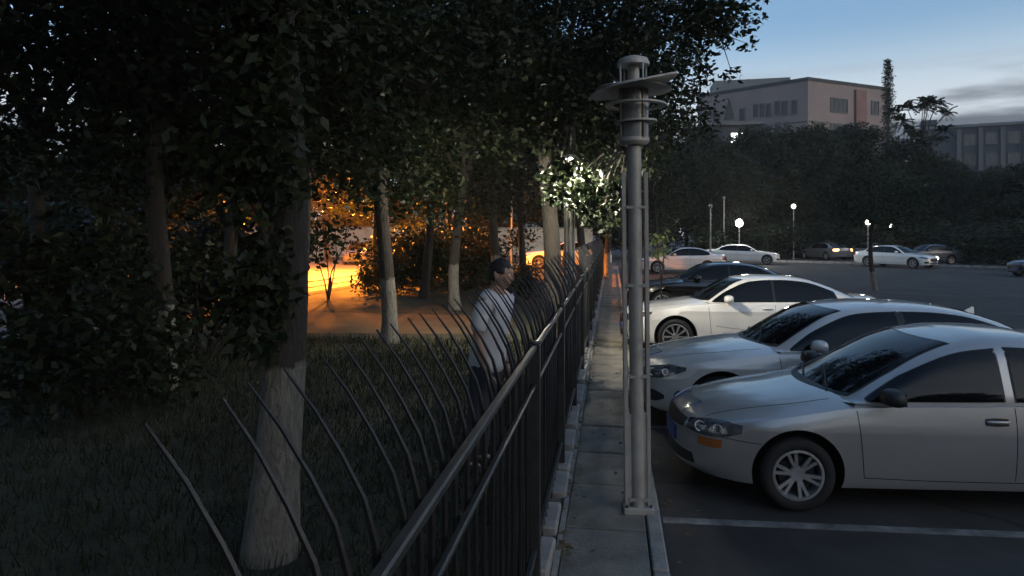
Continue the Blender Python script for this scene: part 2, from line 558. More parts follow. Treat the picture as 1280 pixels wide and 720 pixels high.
# parking stall lines
for i, yy in enumerate((5.62, 8.3, 11.0, 13.7, 16.4, 19.1, 21.8)):
    b = R_(2.5)
    o = MB().box((2.55, 0, 0), (5.1, 0.11, 0.004)).build('stall_line', M['line'], lot, loc=(0.40, yy, 0.003), rot=(0, 0, b))
# far kerb with a planted strip behind the lot
c0, c1 = G(840, 60), G(1330, 42)
cu = (c1 - c0).normalized(); cl = (c1 - c0).length
isl = empty('kerb'); tag(isl, kind='structure')
far_k = bevel_box('kerb_stone', (1.96, 0.25, 0.22), 0.02); far_k.materials.append(M['kerb'])
ang = math.atan2(cu.y, cu.x)
n = int(cl / 2)
for i in range(n):
    p = c0 + cu * (i + 0.5) * 2
    link('kerb_stone', far_k, None, isl, (p.x, p.y, 0.06), (0, 0, ang))

# ------------------------------------------------------------------ iron fence with outward curving pickets
FX = -0.50
fence = empty('iron_fence', (FX, 0, 0), label='dark iron fence with outward curving pickets between pavement and lawn', cat='fence')
pts = [(0, 0, 0.12), (0, 0, 0.7), (0, 0, 1.50), (-0.008, 0, 1.62), (-0.035, 0, 1.72), (-0.085, 0, 1.815), (-0.145, 0, 1.91), (-0.215, 0, 2.00)]
pk = MB().tube(pts, [0.0115, 0.0115, 0.0115, 0.0100, 0.0075, 0.0060, 0.0048, 0.0030], 6).mesh('picket', True, 50)
pk.materials.append(M['iron'])
NY0, NY1 = 1.0, 38.0
y = NY0
while y < NY1:
    link('picket', pk, None, fence, (random.uniform(-.004, .004), y, 0), (random.uniform(-.005, .005), random.uniform(-.010, .010), random.uniform(-.05, .05)))
    y += 0.150
post_me = bevel_box('post', (0.066, 0.066, 1.52), 0.006); post_me.materials.append(M['steel'])
cap_me = MB().lathe([(0.001, 0.014), (0.030, 0.012), (0.045, 0.004), (0.046, -0.004), (0.02, -0.006)], 4).mesh('post_cap', True); cap_me.materials.append(M['steel'])
post_y = [4.2 + 2.2 * i for i in range(16)]
for yy in post_y:
    p = link('post', post_me, None, fence, (0.03, yy, 0.86), (0, 0, random.uniform(-.02, .02)))
    link('post_cap', cap_me, None, p, (0, 0, 0.765))
for z, w, mm in ((1.60, 0.034, 'steel'), (1.37, 0.026, 'steel'), (0.36, 0.034, 'steel')):
    for a, b in zip([0.0] + post_y, post_y):
        L_ = b - a - 0.07
        me = bevel_box('rail', (w, L_, w * 0.9), 0.006); me.materials.append(M[mm])
        link('rail', me, None, fence, (0.03, (a + b) / 2, z + random.uniform(-.004, .004)), (random.uniform(-.002, .002), 0, 0))

# ------------------------------------------------------------------ garden lamps
def garden_lamp(name, loc, lit, label, rz=0.0):
    t = empty(name, loc, rz, label, 'lamp post', 'garden lamps along the fence')
    m = M['lamp_metal']
    link('base_plate', bevel_box('base_plate', (.25, .17, .06), .008), m, t, (0, 0, .03))
    for bx_ in (-.1, .1):
        for by_ in (-.062, .062):
            MB().tube([(bx_, by_, .055), (bx_, by_, .08)], .011, 6).build('bolt', M['steel'], t)
    MB().tube([(0, 0, 0.05), (0, 0, 3.10)], [0.058, 0.058], 20).build('pole', m, t, True, 40)
    for s in (-1, 1):
        MB().box((s * 0.093, 0, 1.44), (0.030, 0.075, 2.80)).build('fin', m, t)
    for z in (0.12, 1.14, 1.9, 2.55):
        MB().box((0, -0.012, z), (0.150, 0.085, 0.022)).build('crossbar', m, t)
    MB().box((0, 0.002, 0.46), (0.155, 0.060, 0.74)).build('lower_sheath', m, t)
    MB().lathe([(0.001, 3.07), (0.105, 3.07), (0.128, 3.10), (0.128, 3.13), (0.001, 3.13)], 24).build('collar', m, t, True, 30)
    g = MB().lathe([(0.120, 3.13), (0.122, 3.53), (0.116, 3.53), (0.114, 3.13)], 28, closed=True).build('glass_cylinder', M['lamp_glass'], t, True, 40)
    for k_ in range(4):
        a = k_ * math.pi / 2 + 0.5
        MB().tube([(0.131 * math.cos(a), 0.131 * math.sin(a), 3.12), (0.131 * math.cos(a), 0.131 * math.sin(a), 3.74)], 0.008, 8).build('cage_rod', m, t, True)
    for r, z, tilt in ((0.255, 3.405, 0.02), (0.175, 3.265, -0.02)):
        MB().lathe([(r, -0.008), (r, 0.008), (r - 0.06, 0.008), (r - 0.06, -0.008)], 36, closed=True).build('ring', m, t, loc=(0.015, 0, z), rot=(0, tilt, 0))
    MB().tube([(0, 0, 3.14), (0, 0, 3.50)], 0.024, 12).build('lamp_tube', M['lit_warm'] if lit else M['tube'], t, True, 40)
    # wide swept shade: a thin dished disc that rises to one side
    nr, na = 8, 48
    vs, fs = [], []
    for side in (0, 1):
        for i in range(nr + 1):
            r = 0.10 + (0.36 - 0.10) * i / nr
            for j in range(na):
                a = 2 * math.pi * j / na
                x, yv = r * math.cos(a), r * math.sin(a)
                rise = 0.055 * (x / 0.36) + 0.055 * max(0, x / 0.36) ** 2 - 0.05 * (r / 0.36) ** 2
                vs.append((x, yv, 3.60 + rise - 0.014 * side))
    o = (nr + 1) * na
    for i in range(nr):
        for j in range(na):
            j2 = (j + 1) % na
            fs.append((i * na + j, i * na + j2, (i + 1) * na + j2, (i + 1) * na + j))
            fs.append((o + i * na + j2, o + i * na + j, o + (i + 1) * na + j, o + (i + 1) * na + j2))
    for j in range(na):
        j2 = (j + 1) % na
        fs.append((nr * na + j, nr * na + j2, o + nr * na + j2, o + nr * na + j))
        fs.append((j2, j, o + j, o + j2))
    MB().add(vs, fs).build('shade', m, t, True, 40)
    MB().lathe([(0.30, -0.008), (0.315, 0.0), (0.30, 0.008), (0.09, 0.012), (0.09, 0.0)], 40, closed=True).build('lower_shade', m, t, True, 40, loc=(0.0, 0, 3.535), rot=(0, 0.03, 0))
    MB().lathe([(0.001, 0.075), (0.07, 0.072), (0.118, 0.055), (0.135, 0.02), (0.135, 0.0), (0.001, 0.0)], 28).build('cap', m, t, True, 40, loc=(0, 0, 3.735))
    MB().tube([(0, 0, 3.53), (0, 0, 3.74)], 0.05, 14).build('neck', m, t, True, 40)
    if lit:
        ld = bpy.data.lights.new('lamp_light', 'POINT')
        ld.energy = lit; ld.color = (1.0, 0.90, 0.72); ld.shadow_soft_size = 0.16
        lo = bpy.data.objects.new('lamp_light', ld); COL.objects.link(lo)
        lo.parent = t; lo.location = (0, 0, 3.32)
    return t


lp = G(799, 5.48, 0.055)
gl = garden_lamp('garden_lamp', (lp.x - 0.01, lp.y, 0.075), 0, 'unlit grey lamp post with tilted disc shade standing on pavement in front', rz=R_(4))
gl.rotation_euler = (0, R_(-0.6), R_(6)); gl.scale = (.95, .95, .952)
lp2 = G(712, 11.6, LAWN_Z)
LAMP2 = garden_lamp('garden_lamp', (lp2.x, lp2.y, LAWN_Z - 0.01), 2200.0, 'lit lamp post half hidden in leaves behind the iron fence', rz=R_(40))
LAMP2.scale = (.86, .86, .86)

# ------------------------------------------------------------------ cars
def catm(pts, n):
    """resample polyline smoothly to n points (centripetal-free Catmull-Rom)"""
    if len(pts) == 2:
        return [tuple(pts[0][k] + (pts[1][k] - pts[0][k]) * i / (n - 1) for k in range(2)) for i in range(n)]
    out = []
    m = len(pts) - 1
    for i in range(n):
        t = i / (n - 1) * m
        k = min(int(t), m - 1); u = t - k
        p0 = pts[max(k - 1, 0)]; p1 = pts[k]; p2 = pts[k + 1]; p3 = pts[min(k + 2, m)]
        out.append(tuple(0.5 * (2 * p1[c] + (p2[c] - p0[c]) * u + (2 * p0[c] - 5 * p1[c] + 4 * p2[c] - p3[c]) * u * u +
                                (3 * p1[c] - p0[c] - 3 * p2[c] + p3[c]) * u ** 3) for c in range(2)))
    return out


def bvh_of(me):
    bm = bmesh.new(); bm.from_mesh(me)
    t = BVHTree.FromBMesh(bm); bm.free()
    return t


def panel(bvhs, org, u, v, d, low, high, off=0.006, nu=18, nv=8, skirt=0.012, mir=False):
    """a thin shaped panel laid on the car's skin: outline between two curves, given in the plane (u, v) at org, cast along d"""
    org, u, v, d = Vector(org), Vector(u), Vector(v), Vector(d).normalized()
    lo, hi = catm(low, nu), catm(high, nu)
    vs, nb = [], []
    grid = {}
    for i in range(nu):
        for j in range(nv):
            s = j / (nv - 1)
            a = lo[i][0] + (hi[i][0] - lo[i][0]) * s
            b = lo[i][1] + (hi[i][1] - lo[i][1]) * s
            o = org + u * a + v * b - d * 3.0
            best = None
            for t in bvhs:
                h = t.ray_cast(o, d)
                if h[0] is not None and (best is None or h[3] < best[3]):
                    best = h
            if best is None:
                grid[(i, j)] = None
                continue
            nrm = best[1]
            if nrm.dot(d) > 0: nrm = -nrm
            grid[(i, j)] = (best[0] + nrm * off, nrm)
    # fill misses from neighbours
    keys = list(grid)
    for k_ in keys:
        if grid[k_] is None:
            c = [grid[q] for q in keys if grid[q] is not None]
            if not c: return None
            cc = min((q for q in keys if grid[q] is not None), key=lambda q: abs(q[0] - k_[0]) + abs(q[1] - k_[1]))
            grid[k_] = grid[cc]
    vs, fs, idx = [], [], {}
    for k_ in keys:
        idx[k_] = len(vs); vs.append(grid[k_][0])
    for i in range(nu - 1):
        for j in range(nv - 1):
            fs.append((idx[(i, j)], idx[(i + 1, j)], idx[(i + 1, j + 1)], idx[(i, j + 1)]))
    ring = [(i, 0) for i in range(nu)] + [(nu - 1, j) for j in range(1, nv)] + [(i, nv - 1) for i in range(nu - 2, -1, -1)] + [(0, j) for j in range(nv - 2, 0, -1)]
    base = len(vs)
    for q in ring:
        vs.append(grid[q][0] - grid[q][1] * skirt)
    for a in range(len(ring)):
        b = (a + 1) % len(ring)
        fs.append((idx[ring[a]], idx[ring[b]], base + b, base + a))
    if mir:
        vs = [Vector((p.x, -p.y, p.z)) for p in vs]
    return MB().add(vs, fs)


def wheel_meshes(R, rr, w, style):
    tyre = MB().lathe([(rr - 0.004, -w * .40), (rr + 0.02, -w * .5), (R - 0.03, -w * .5), (R - 0.006, -w * .40), (R, -w * .2), (R, w * .2),
                       (R - 0.006, w * .40), (R - 0.03, w * .5), (rr + 0.02, w * .5), (rr - 0.004, w * .40)], 40).mesh('tyre', True, 50)
    tyre.materials.append(M['tyre'])
    rim = MB()
    # rim barrel and lip; outer face at -z
    rim.lathe([(rr + 0.004, -w * .46), (rr - 0.016, -w * .47), (rr - 0.026, -w * .36), (rr - 0.03, w * .4)], 40)
    rim.lathe([(0.001, -w * .36), (0.055, -w * .36), (0.066, -w * .30), (0.066, -w * .1)], 24)
    def spoke(a0, a1, wi, wo, z0, z1):
        r0, r1 = 0.05, rr - 0.012
        p, q = Vector((math.cos(a0), math.sin(a0), 0)), Vector((math.cos(a1), math.sin(a1), 0))
        pn, qn = Vector((-p.y, p.x, 0)), Vector((-q.y, q.x, 0))
        vs = []
        for zz in (0, 0.03):
            vs += [p * r0 - pn * wi + Vector((0, 0, z0 + zz)), p * r0 + pn * wi + Vector((0, 0, z0 + zz)),
                   q * r1 + qn * wo + Vector((0, 0, z1 + zz)), q * r1 - qn * wo + Vector((0, 0, z1 + zz))]
        rim.add(vs, [(0, 1, 2, 3), (7, 6, 5, 4), (0, 4, 5, 1), (1, 5, 6, 2), (2, 6, 7, 3), (3, 7, 4, 0)])
    zf0, zf1 = -w * .35, -w * .43
    if style == 'pair':
        for k_ in range(6):
            a = 2 * math.pi * k_ / 6 + 0.26
            spoke(a - .10, a - .17, .014, .013, zf0, zf1); spoke(a + .10, a + .17, .014, .013, zf0, zf1)
    elif style == 'ten':
        for k_ in range(10):
            a = 2 * math.pi * k_ / 10
            spoke(a, a, .008, .021, zf0, zf1)
    else:
        for k_ in range(5):
            a = 2 * math.pi * k_ / 5
            spoke(a - .06, a - .10, .016, .018, zf0, zf1); spoke(a + .06, a + .10, .016, .018, zf0, zf1)
    rim_me = rim.mesh('rim', True, 30); rim_me.materials.append(M['rim'])
    hub = MB().lathe([(0.001, -w * .16), (rr * .72, -w * .16), (rr * .72, w * .1), (0.001, w * .1)], 28).mesh('wheel', True, 30)
    hub.materials.append(M['rim_dark'])
    return hub, tyre, rim_me


def make_sedan(name, S, paint):
    """front at x = 0, rear at x = S['L'], left flank (seen) at -y"""
    Lc, W = S['L'], S['W']
    root = empty(name, (0, 0, 0))
    pm = M[paint]
    # ---- lower body
    ends = 0.95
    def hw(x):
        f = min(1.0, x / ends); b = min(1.0, (Lc - x) / 0.8)
        p = S.get('fp', 2.7)
        a = (1 - (1 - f) ** p) ** (1 / p) if f > 0 else 0
        c = (1 - (1 - b) ** 3.2) ** (1 / 3.2) if b > 0 else 0
        return W * max(0.05, a) * max(0.05, c)
    xs = [ends * (i / 16) ** 2.2 for i in range(16)] + list(np.linspace(ends, Lc - 0.8, 34)) + [Lc - 0.8 * (i / 14) ** 2.2 for i in range(13, -1, -1)]
    secs = []
    for x in xs:
        w = hw(x); zb = interp(S['bot'], x); zt = interp(S['top'], x); zs = min(interp(S['sh'], x), zt - 0.004)
        cz = S['crease'] if zs > S['crease'] + 0.05 else zb + (zs - zb) * 0.75
        prof = [(0.0, zb), (w * .55, zb), (w * .86, zb), (w * .935, zb + .025), (w * .962, zb + .08)]
        for u in (0.25, 0.45, 0.65, 0.85, 1.0):
            z = zb + .08 + (cz - .012 - zb - .08) * u
            prof.append((w * (.962 + .036 * math.sin(u * 1.75)), z))
        hard = S.get('hard', 1.0)
        prof.append((w * (.998 + .003 * hard), cz))
        prof.append((w * (.9975 - .0055 * hard), cz + .014))
        for u in (0.35, 0.7, 1.0):
            z = cz + .014 + (zs - cz - .014) * u
            prof.append((w * ((.9975 - .0055 * hard) - .040 * u ** 1.6), z))
        ys = prof[-1][0]
        for q in (0.05, 0.12, 0.25, 0.42, 0.6, 0.8, 1.0):
            prof.append((ys * (1 - q), zs + (zt - zs) * (1 - (1 - q) ** 2.6)))
        secs.append([(x, -a, b) for a, b in prof] + [(x, a, b) for a, b in reversed(prof[1:-1])])
    m_ = len(secs[0]); vs = [p for s in secs for p in s]; fs = []
    for i in range(len(secs) - 1):
        for k_ in range(m_):
            k2 = (k_ + 1) % m_
            fs.append((i * m_ + k_, i * m_ + k2, (i + 1) * m_ + k2, (i + 1) * m_ + k_))
    fs.append(tuple(range(m_))); fs.append(tuple((len(secs) - 1) * m_ + k_ for k_ in reversed(range(m_))))
    body_solid = MB().add(vs, fs).mesh('body_solid', True)
    body_solid.materials.append(pm)
    bvb = bvh_of(body_solid)
    tmp = bpy.data.objects.new('tmp_body', body_solid); COL.objects.link(tmp)
    cut = MB()
    Ra = S['R'] + 0.062
    for wx in S['wx']:
        for s in (-1, 1):
            Mx = Matrix.Rotation(math.pi / 2, 3, 'X')
            cut.lathe([(0.0005, -0.24), (Ra, -0.24), (Ra, 0.24), (0.0005, 0.24)], 44, M=Mx, c=(wx, s * (W - 0.06), S['R'] + 0.015))
    cme = cut.mesh('cut'); cme.materials.append(M['black'])
    bmc = bmesh.new(); bmc.from_mesh(cme); bmesh.ops.remove_doubles(bmc, verts=bmc.verts, dist=0.002); bmesh.ops.recalc_face_normals(bmc, faces=bmc.faces); bmc.to_mesh(cme); bmc.free()
    co = bpy.data.objects.new('tmp_cut', cme); COL.objects.link(co)
    md = tmp.modifiers.new('b', 'BOOLEAN'); md.operation = 'DIFFERENCE'; md.object = co; md.solver = 'EXACT'
    md.material_mode = 'TRANSFER'
    dg = bpy.context.evaluated_depsgraph_get(); dg.update()
    me = bpy.data.meshes.new_from_object(tmp.evaluated_get(dg))
    bpy.data.objects.remove(tmp); bpy.data.objects.remove(co)
    me.polygons.foreach_set('use_smooth', [True] * len(me.polygons))
    me.set_sharp_from_angle(angle=R_(40))
    body = link('body', me, None, root)
    # dark wheel-arch lip
    # ---- cabin
    rf = S['roof']; x0, x1 = rf[0][0], rf[-1][0]
    WB, tum, zbelt, hmax = W * .925, S['tum'], S['belt'], max(z for _, z in rf) - S['belt']
    secs = []
    for i in range(52):
        x = x0 + (x1 - x0) * i / 51
        zr = interp(rf, x); h = max(zr - zbelt, 0.004)
        wb = min(WB, hw(x) * .925)
        f = (x - x0) / (x1 - x0)
        sh_ = S['wrap'][0] * max(0, 1 - f / .38) ** 1.2 - S['wrap'][1] * max(0, (f - .6) / .4) ** 1.2
        rr_ = min(1.0, h / 0.25)
        cr = 0.055 * rr_ + 0.004
        ytop = wb - tum * h / hmax
        hs = h - cr
        prof = [(wb * .97, zbelt - 0.16), (wb, zbelt - 0.02)]
        a = 0.72
        for u in (0.15, .35, .55, a):
            prof.append((wb - tum * (hs * u) / hmax - 0.0, zbelt + hs * u))
        pA = Vector((prof[-1][0], prof[-1][1])); pC = Vector((ytop + 0.012, zbelt + hs * 1.02)); pB = Vector((ytop * .74, zr - cr * .42))
        for u in (0.25, .5, .75, 1.0):
            q = pA * (1 - u) ** 2 + pC * 2 * u * (1 - u) + pB * u * u
            prof.append((q.x, q.y))
        for u in (.35, .7, 1.0):
            yy = ytop * .74 * (1 - u)
            prof.append((yy, zr - cr * .42 * (1 - u) ** 2))
        row = []
        full = [(-a_, b_) for a_, b_ in prof] + [(a_, b_) for a_, b_ in reversed(prof[:-1])]
        for yy, z in full:
            row.append((x + sh_ * (yy / WB) ** 2, yy, z))
        secs.append(row)
    m_ = len(secs[0]); vs = [p for s in secs for p in s]; fs = []
    for i in range(len(secs) - 1):
        for k_ in range(m_ ):
            k2 = (k_ + 1) % m_
            fs.append((i * m_ + k_, i * m_ + k2, (i + 1) * m_ + k2, (i + 1) * m_ + k_))
    fs.append(tuple(range(m_))); fs.append(tuple((len(secs) - 1) * m_ + k_ for k_ in reversed(range(m_))))
    cab = MB().add(vs, fs).mesh('roof', True, 60)
    cab.materials.append(pm)
    link('roof', cab, None, root)
    bvc = bvh_of(cab)
    X, Y, Z = Vector((1, 0, 0)), Vector((0, 1, 0)), Vector((0, 0, 1))
    def put(nm, mb, mt, par=root, smooth=True, ang=50):
        if mb is None: return None
        return mb.build(nm, M[mt], par, smooth, ang)
    def side(nm, lo, hi, mt, off=.005, sides=(0, 1), bv=None, par=root, nu=18, nv=8, skirt=.012):
        out = []
        for s in sides:
            out.append(put(nm, panel(bv or [bvc], (0, 0, 0), X, Z, (0, 1, 0), lo, hi, off, nu, nv, skirt, mir=(s == 1)), mt, par))
        return out
    def top(nm, lo, hi, mt, off=.005, bv=None, nu=20, nv=12):
        return put(nm, panel(bv or [bvc], (0, 0, 0), X, Y, (0, 0, -1), lo, hi, off, nu, nv), mt)
    # glazing
    for wname, (lo, hi) in S['side_glass'].items():
        r = 0.012
        # dark rubber surround a little larger than the pane
        cx = sum(p[0] for p in lo + hi) / len(lo + hi); cz = sum(p[1] for p in lo + hi) / len(lo + hi)
        grow = lambda q: [(cx + (p[0] - cx) * 1.03, cz + (p[1] - cz) * 1.035) for p in q]
        fr = side('window_seal', grow(lo), grow(hi), 'black', .0045)
        side('side_window', lo, hi, 'glass', .008)
    if not S.get('dark_mirror'):
        (fl, fh), (rl, rh) = S['side_glass']['f'], S['side_glass']['r']
        side('pillar_trim', [(fl[-1][0] - .01, fl[-1][1]), (rl[0][0] + .01, rl[0][1])], [(fh[-1][0] - .01, fh[-1][1]), (rh[0][0] + .01, rh[0][1])], 'black', .0075, nu=4, nv=10)
    ws = S['ws']
    c0, c1, w0, w1, sw0, sw1 = ws            # base x, header x, half widths, sweep
    lo = [(c0 + sw0 * q * q, w0 * q) for q in (-1, -.6, -.2, .2, .6, 1)]
    hi = [(c1 + sw1 * q * q, w1 * q) for q in (-1, -.6, -.2, .2, .6, 1)]
    lo2 = [(c0 - .035 + (sw0) * q * q, (w0 + .03) * q) for q in (-1, -.6, -.2, .2, .6, 1)]
    hi2 = [(c1 + .02 + sw1 * q * q, (w1 + .02) * q) for q in (-1, -.6, -.2, .2, .6, 1)]
    top('windscreen_seal', lo2, hi2, 'black', .003, [bvc, bvb])
    wsx = top('windscreen', lo, hi, 'glass', .008, [bvc])
    # wipers
    for yy in (-0.45, 0.12):
        a = Vector((c0 + .03 + sw0 * .2, yy, 0)); b = Vector((c0 + .20 + sw0 * .2, yy + 0.5, 0))
        pts_ = []
        for q in np.linspace(0, 1, 7):
            o = a.lerp(b, q) + Vector((0, 0, 3))
            h = bvc.ray_cast(o, Vector((0, 0, -1)))
            if h[0] is not None: pts_.append(h[0] + h[1] * .02)
        if len(pts_) > 2:
            MB().tube(pts_, .008, 5).build('wiper', M['black'], root)
    bw = S['bw']
    c0, c1, w0, w1, sw0, sw1 = bw
    lo = [(c0 + sw0 * q * q, w0 * q) for q in (-1, -.6, -.2, .2, .6, 1)]
    hi = [(c1 + sw1 * q * q, w1 * q) for q in (-1, -.6, -.2, .2, .6, 1)]
    top('rear_window', lo, hi, 'glass', .006)
    # cowl: dark strip at the foot of the windscreen
    # panel gaps
    bw_ = .0032
    for gx, z0, z1 in S['gaps']:
        side('panel_gap', [(gx[0] - bw_, z0), (gx[0] + bw_, z0)], [(gx[1] - bw_, z1), (gx[1] + bw_, z1)], 'seam', .0012, bv=[bvb], nu=2, nv=16, skirt=.004)
    for pts_ in S['hgaps']:
        side('panel_gap', [(p[0], p[1] - bw_) for p in pts_], [(p[0], p[1] + bw_) for p in pts_], 'seam', .0012, bv=[bvb], nu=22, nv=2, skirt=.004)
    # bonnet shut line seen from above
    bx0, bx1, by0, by1 = S['bonnet']
    for s in (-1, 1):
        put('panel_gap', panel([bvb], (0, 0, 0), X, Y, (0, 0, -1), [(bx0, s * by0 - .003), ((bx0 + bx1) / 2, s * (by0 + by1) / 2 - .003 + s * .02), (bx1, s * by1 - .003)],
                               [(bx0, s * by0 + .003), ((bx0 + bx1) / 2, s * (by0 + by1) / 2 + .003 + s * .02), (bx1, s * by1 + .003)], .0012, 24, 2, .004), 'seam')
    # handles
    for hx, hz in S['handles']:
        for s in (-1, 1):
            rec = panel([bvb], (0, 0, 0), X, Z, (0, 1, 0), [(hx, hz - .028), (hx + .09, hz - .034), (hx + .18, hz - .028)], [(hx, hz + .026), (hx + .09, hz + .032), (hx + .18, hz + .026)], .0015, 10, 5, .004, mir=(s == 1))
            put('door_handle', rec, 'black' if S.get('dark_handles') else paint)
            h = bvb.ray_cast(Vector((hx + .09, -3, hz)), Vector((0, 1, 0)))[0]
            if h is not None:
                yv = h.y - .018
                MB().tube([(hx + .005, yv + .012, hz), (hx + .03, yv, hz + .004), (hx + .15, yv, hz + .004), (hx + .175, yv + .012, hz)], .0125, 8).build(
                    'handle_grip', pm, root, True).matrix_local = Matrix.Scale(-s, 4, (0, 1, 0)) if s == 1 else Matrix.Identity(4)
    # mirrors
    mx, mz = S['mirror']
    for s in (-1, 1):
        bm = bmesh.new()
        bmesh.ops.create_uvsphere(bm, u_segments=18, v_segments=12, radius=1)
        for v_ in bm.verts:
            x_, y_, z_ = v_.co
            x_ = max(-1, min(.55, x_))
            sx = math.copysign(abs(y_) ** .7, y_); sz = math.copysign(abs(z_) ** .75, z_)
            v_.co = Vector((x_ * .10, sx * .115, sz * (.078 if z_ > 0 else .060)))
        mm = bpy.data.meshes.new('mirror'); bm.to_mesh(mm); bm.free()
        mm.polygons.foreach_set('use_smooth', [True] * len(mm.polygons)); mm.set_sharp_from_angle(angle=R_(50)); mm.materials.append(M['black'] if S.get('dark_mirror') else pm)
        mo = link('mirror', mm, None, root, (mx, s * (W * .94 + .10), mz))
        MB().box((.057, 0, .005), (.006, .18, .10)).build('mirror_glass', M['chrome'], mo)
        MB().box((.01, -s * .12, -.055), (.06, .14, .03)).build('mirror_arm', M['black'], mo)
    # lamps: cast diagonally on the front corner
    for s in (0, 1):
        for nm, dr, org, lo, hi, mt, off in S['front_lamps']:
            d = Vector((dr[0], dr[1], 0)).normalized()
            u = Vector((d.y, -d.x, 0))
            p_ = put(nm, panel([bvb], (org[0], org[1], 0), u, Z, d, lo, hi, off, 18, 9, .02, mir=(s == 1)), mt)
    # bright bowls inside the headlamp
    for s in (-1, 1):
        for bx, by, bz, br in S['bowls']:
            h = bvb.ray_cast(Vector((bx - 1.0, by - 1.0, bz)), Vector((1, 1, 0)).normalized())
            if h[0] is not None:
                q = Vector((-.55, -.75, .15)).to_track_quat('Z', 'Y').to_matrix()
                p0_ = h[0] + h[1] * .006
                mb = MB().lathe([(br, .004), (br * .9, .008), (br * .55, -.004), (.001, -.01)], 18, M=q, c=p0_)
                if s == 1: mb.v = [(a, -b, c) for a, b, c in mb.v]
                mb.build('lamp_bowl', M['chrome'], root, True)
    # front face: grille, intake, plate
    for nm, lo, hi, mt, off in S['front']:
        put(nm, panel([bvb], (0, 0, 0), Y, Z, (1, 0, 0), lo, hi, off, 20, 8, .02), mt)
    for nm, lo, hi, mt, off in S['rear']:
        put(nm, panel([bvb], (0, 0, 0), Y, Z, (-1, 0, 0), lo, hi, off, 16, 8, .02), mt)
    for s in (0, 1):
        d = Vector((-1, .75, 0)).normalized(); u = Vector((-d.y, d.x, 0)) * -1
        z0, z1 = S['tail']
        put('tail_light', panel([bvb], (Lc - .12, -W * .82, 0), u, Z, d, [(-.24, z0 + .02), (0, z0), (.22, z0 + .03)], [(-.24, z1 - .02), (0, z1), (.22, z1 - .01)], .006, 14, 7, .02, mir=(s == 1)), 'red_lens')
    # wheels
    hub, tyre, rim = wheel_meshes(S['R'], S['rr'], .205, S['style'])
    for wx in S['wx']:
        for s in (-1, 1):
            rot = (math.pi / 2 * (-1), 0, 0) if s == -1 else (math.pi / 2, 0, 0)
            # outer face of the wheel is local -z
            rot = (-math.pi / 2, 0, 0) if s == 1 else (math.pi / 2, 0, 0)
            rot = (math.pi / 2, 0, 0) if s == 1 else (-math.pi / 2, 0, 0)
            wo = link('wheel', hub, None, root, (wx, s * (W - .125), S['R']), rot)
            link('tyre', tyre, None, wo); link('rim', rim, None, wo)
    if S.get('fin'):
        fx = S['fin']
        h = bvc.ray_cast(Vector((fx, 0, 3)), Vector((0, 0, -1)))[0]
        MB().add([(fx - .09, -.02, h.z - .01), (fx - .09, .02, h.z - .01), (fx + .07, .02, h.z - .01), (fx + .07, -.02, h.z - .01), (fx + .05, 0, h.z + .075), (fx + .075, 0, h.z + .07)],
                 [(0, 1, 2, 3), (0, 3, 4), (3, 5, 4), (1, 4, 2), (2, 4, 5), (0, 4, 1), (2, 5, 3)]).build('antenna_fin', pm, root)
    if S.get('sill'):
        pass
    return root


def side_gaps(front, bp, rear, zb, zs):
    return [((front, front - .06), zb, zs), ((bp, bp), zb, zs), ((rear, rear + .22), zb + .22, zs)]


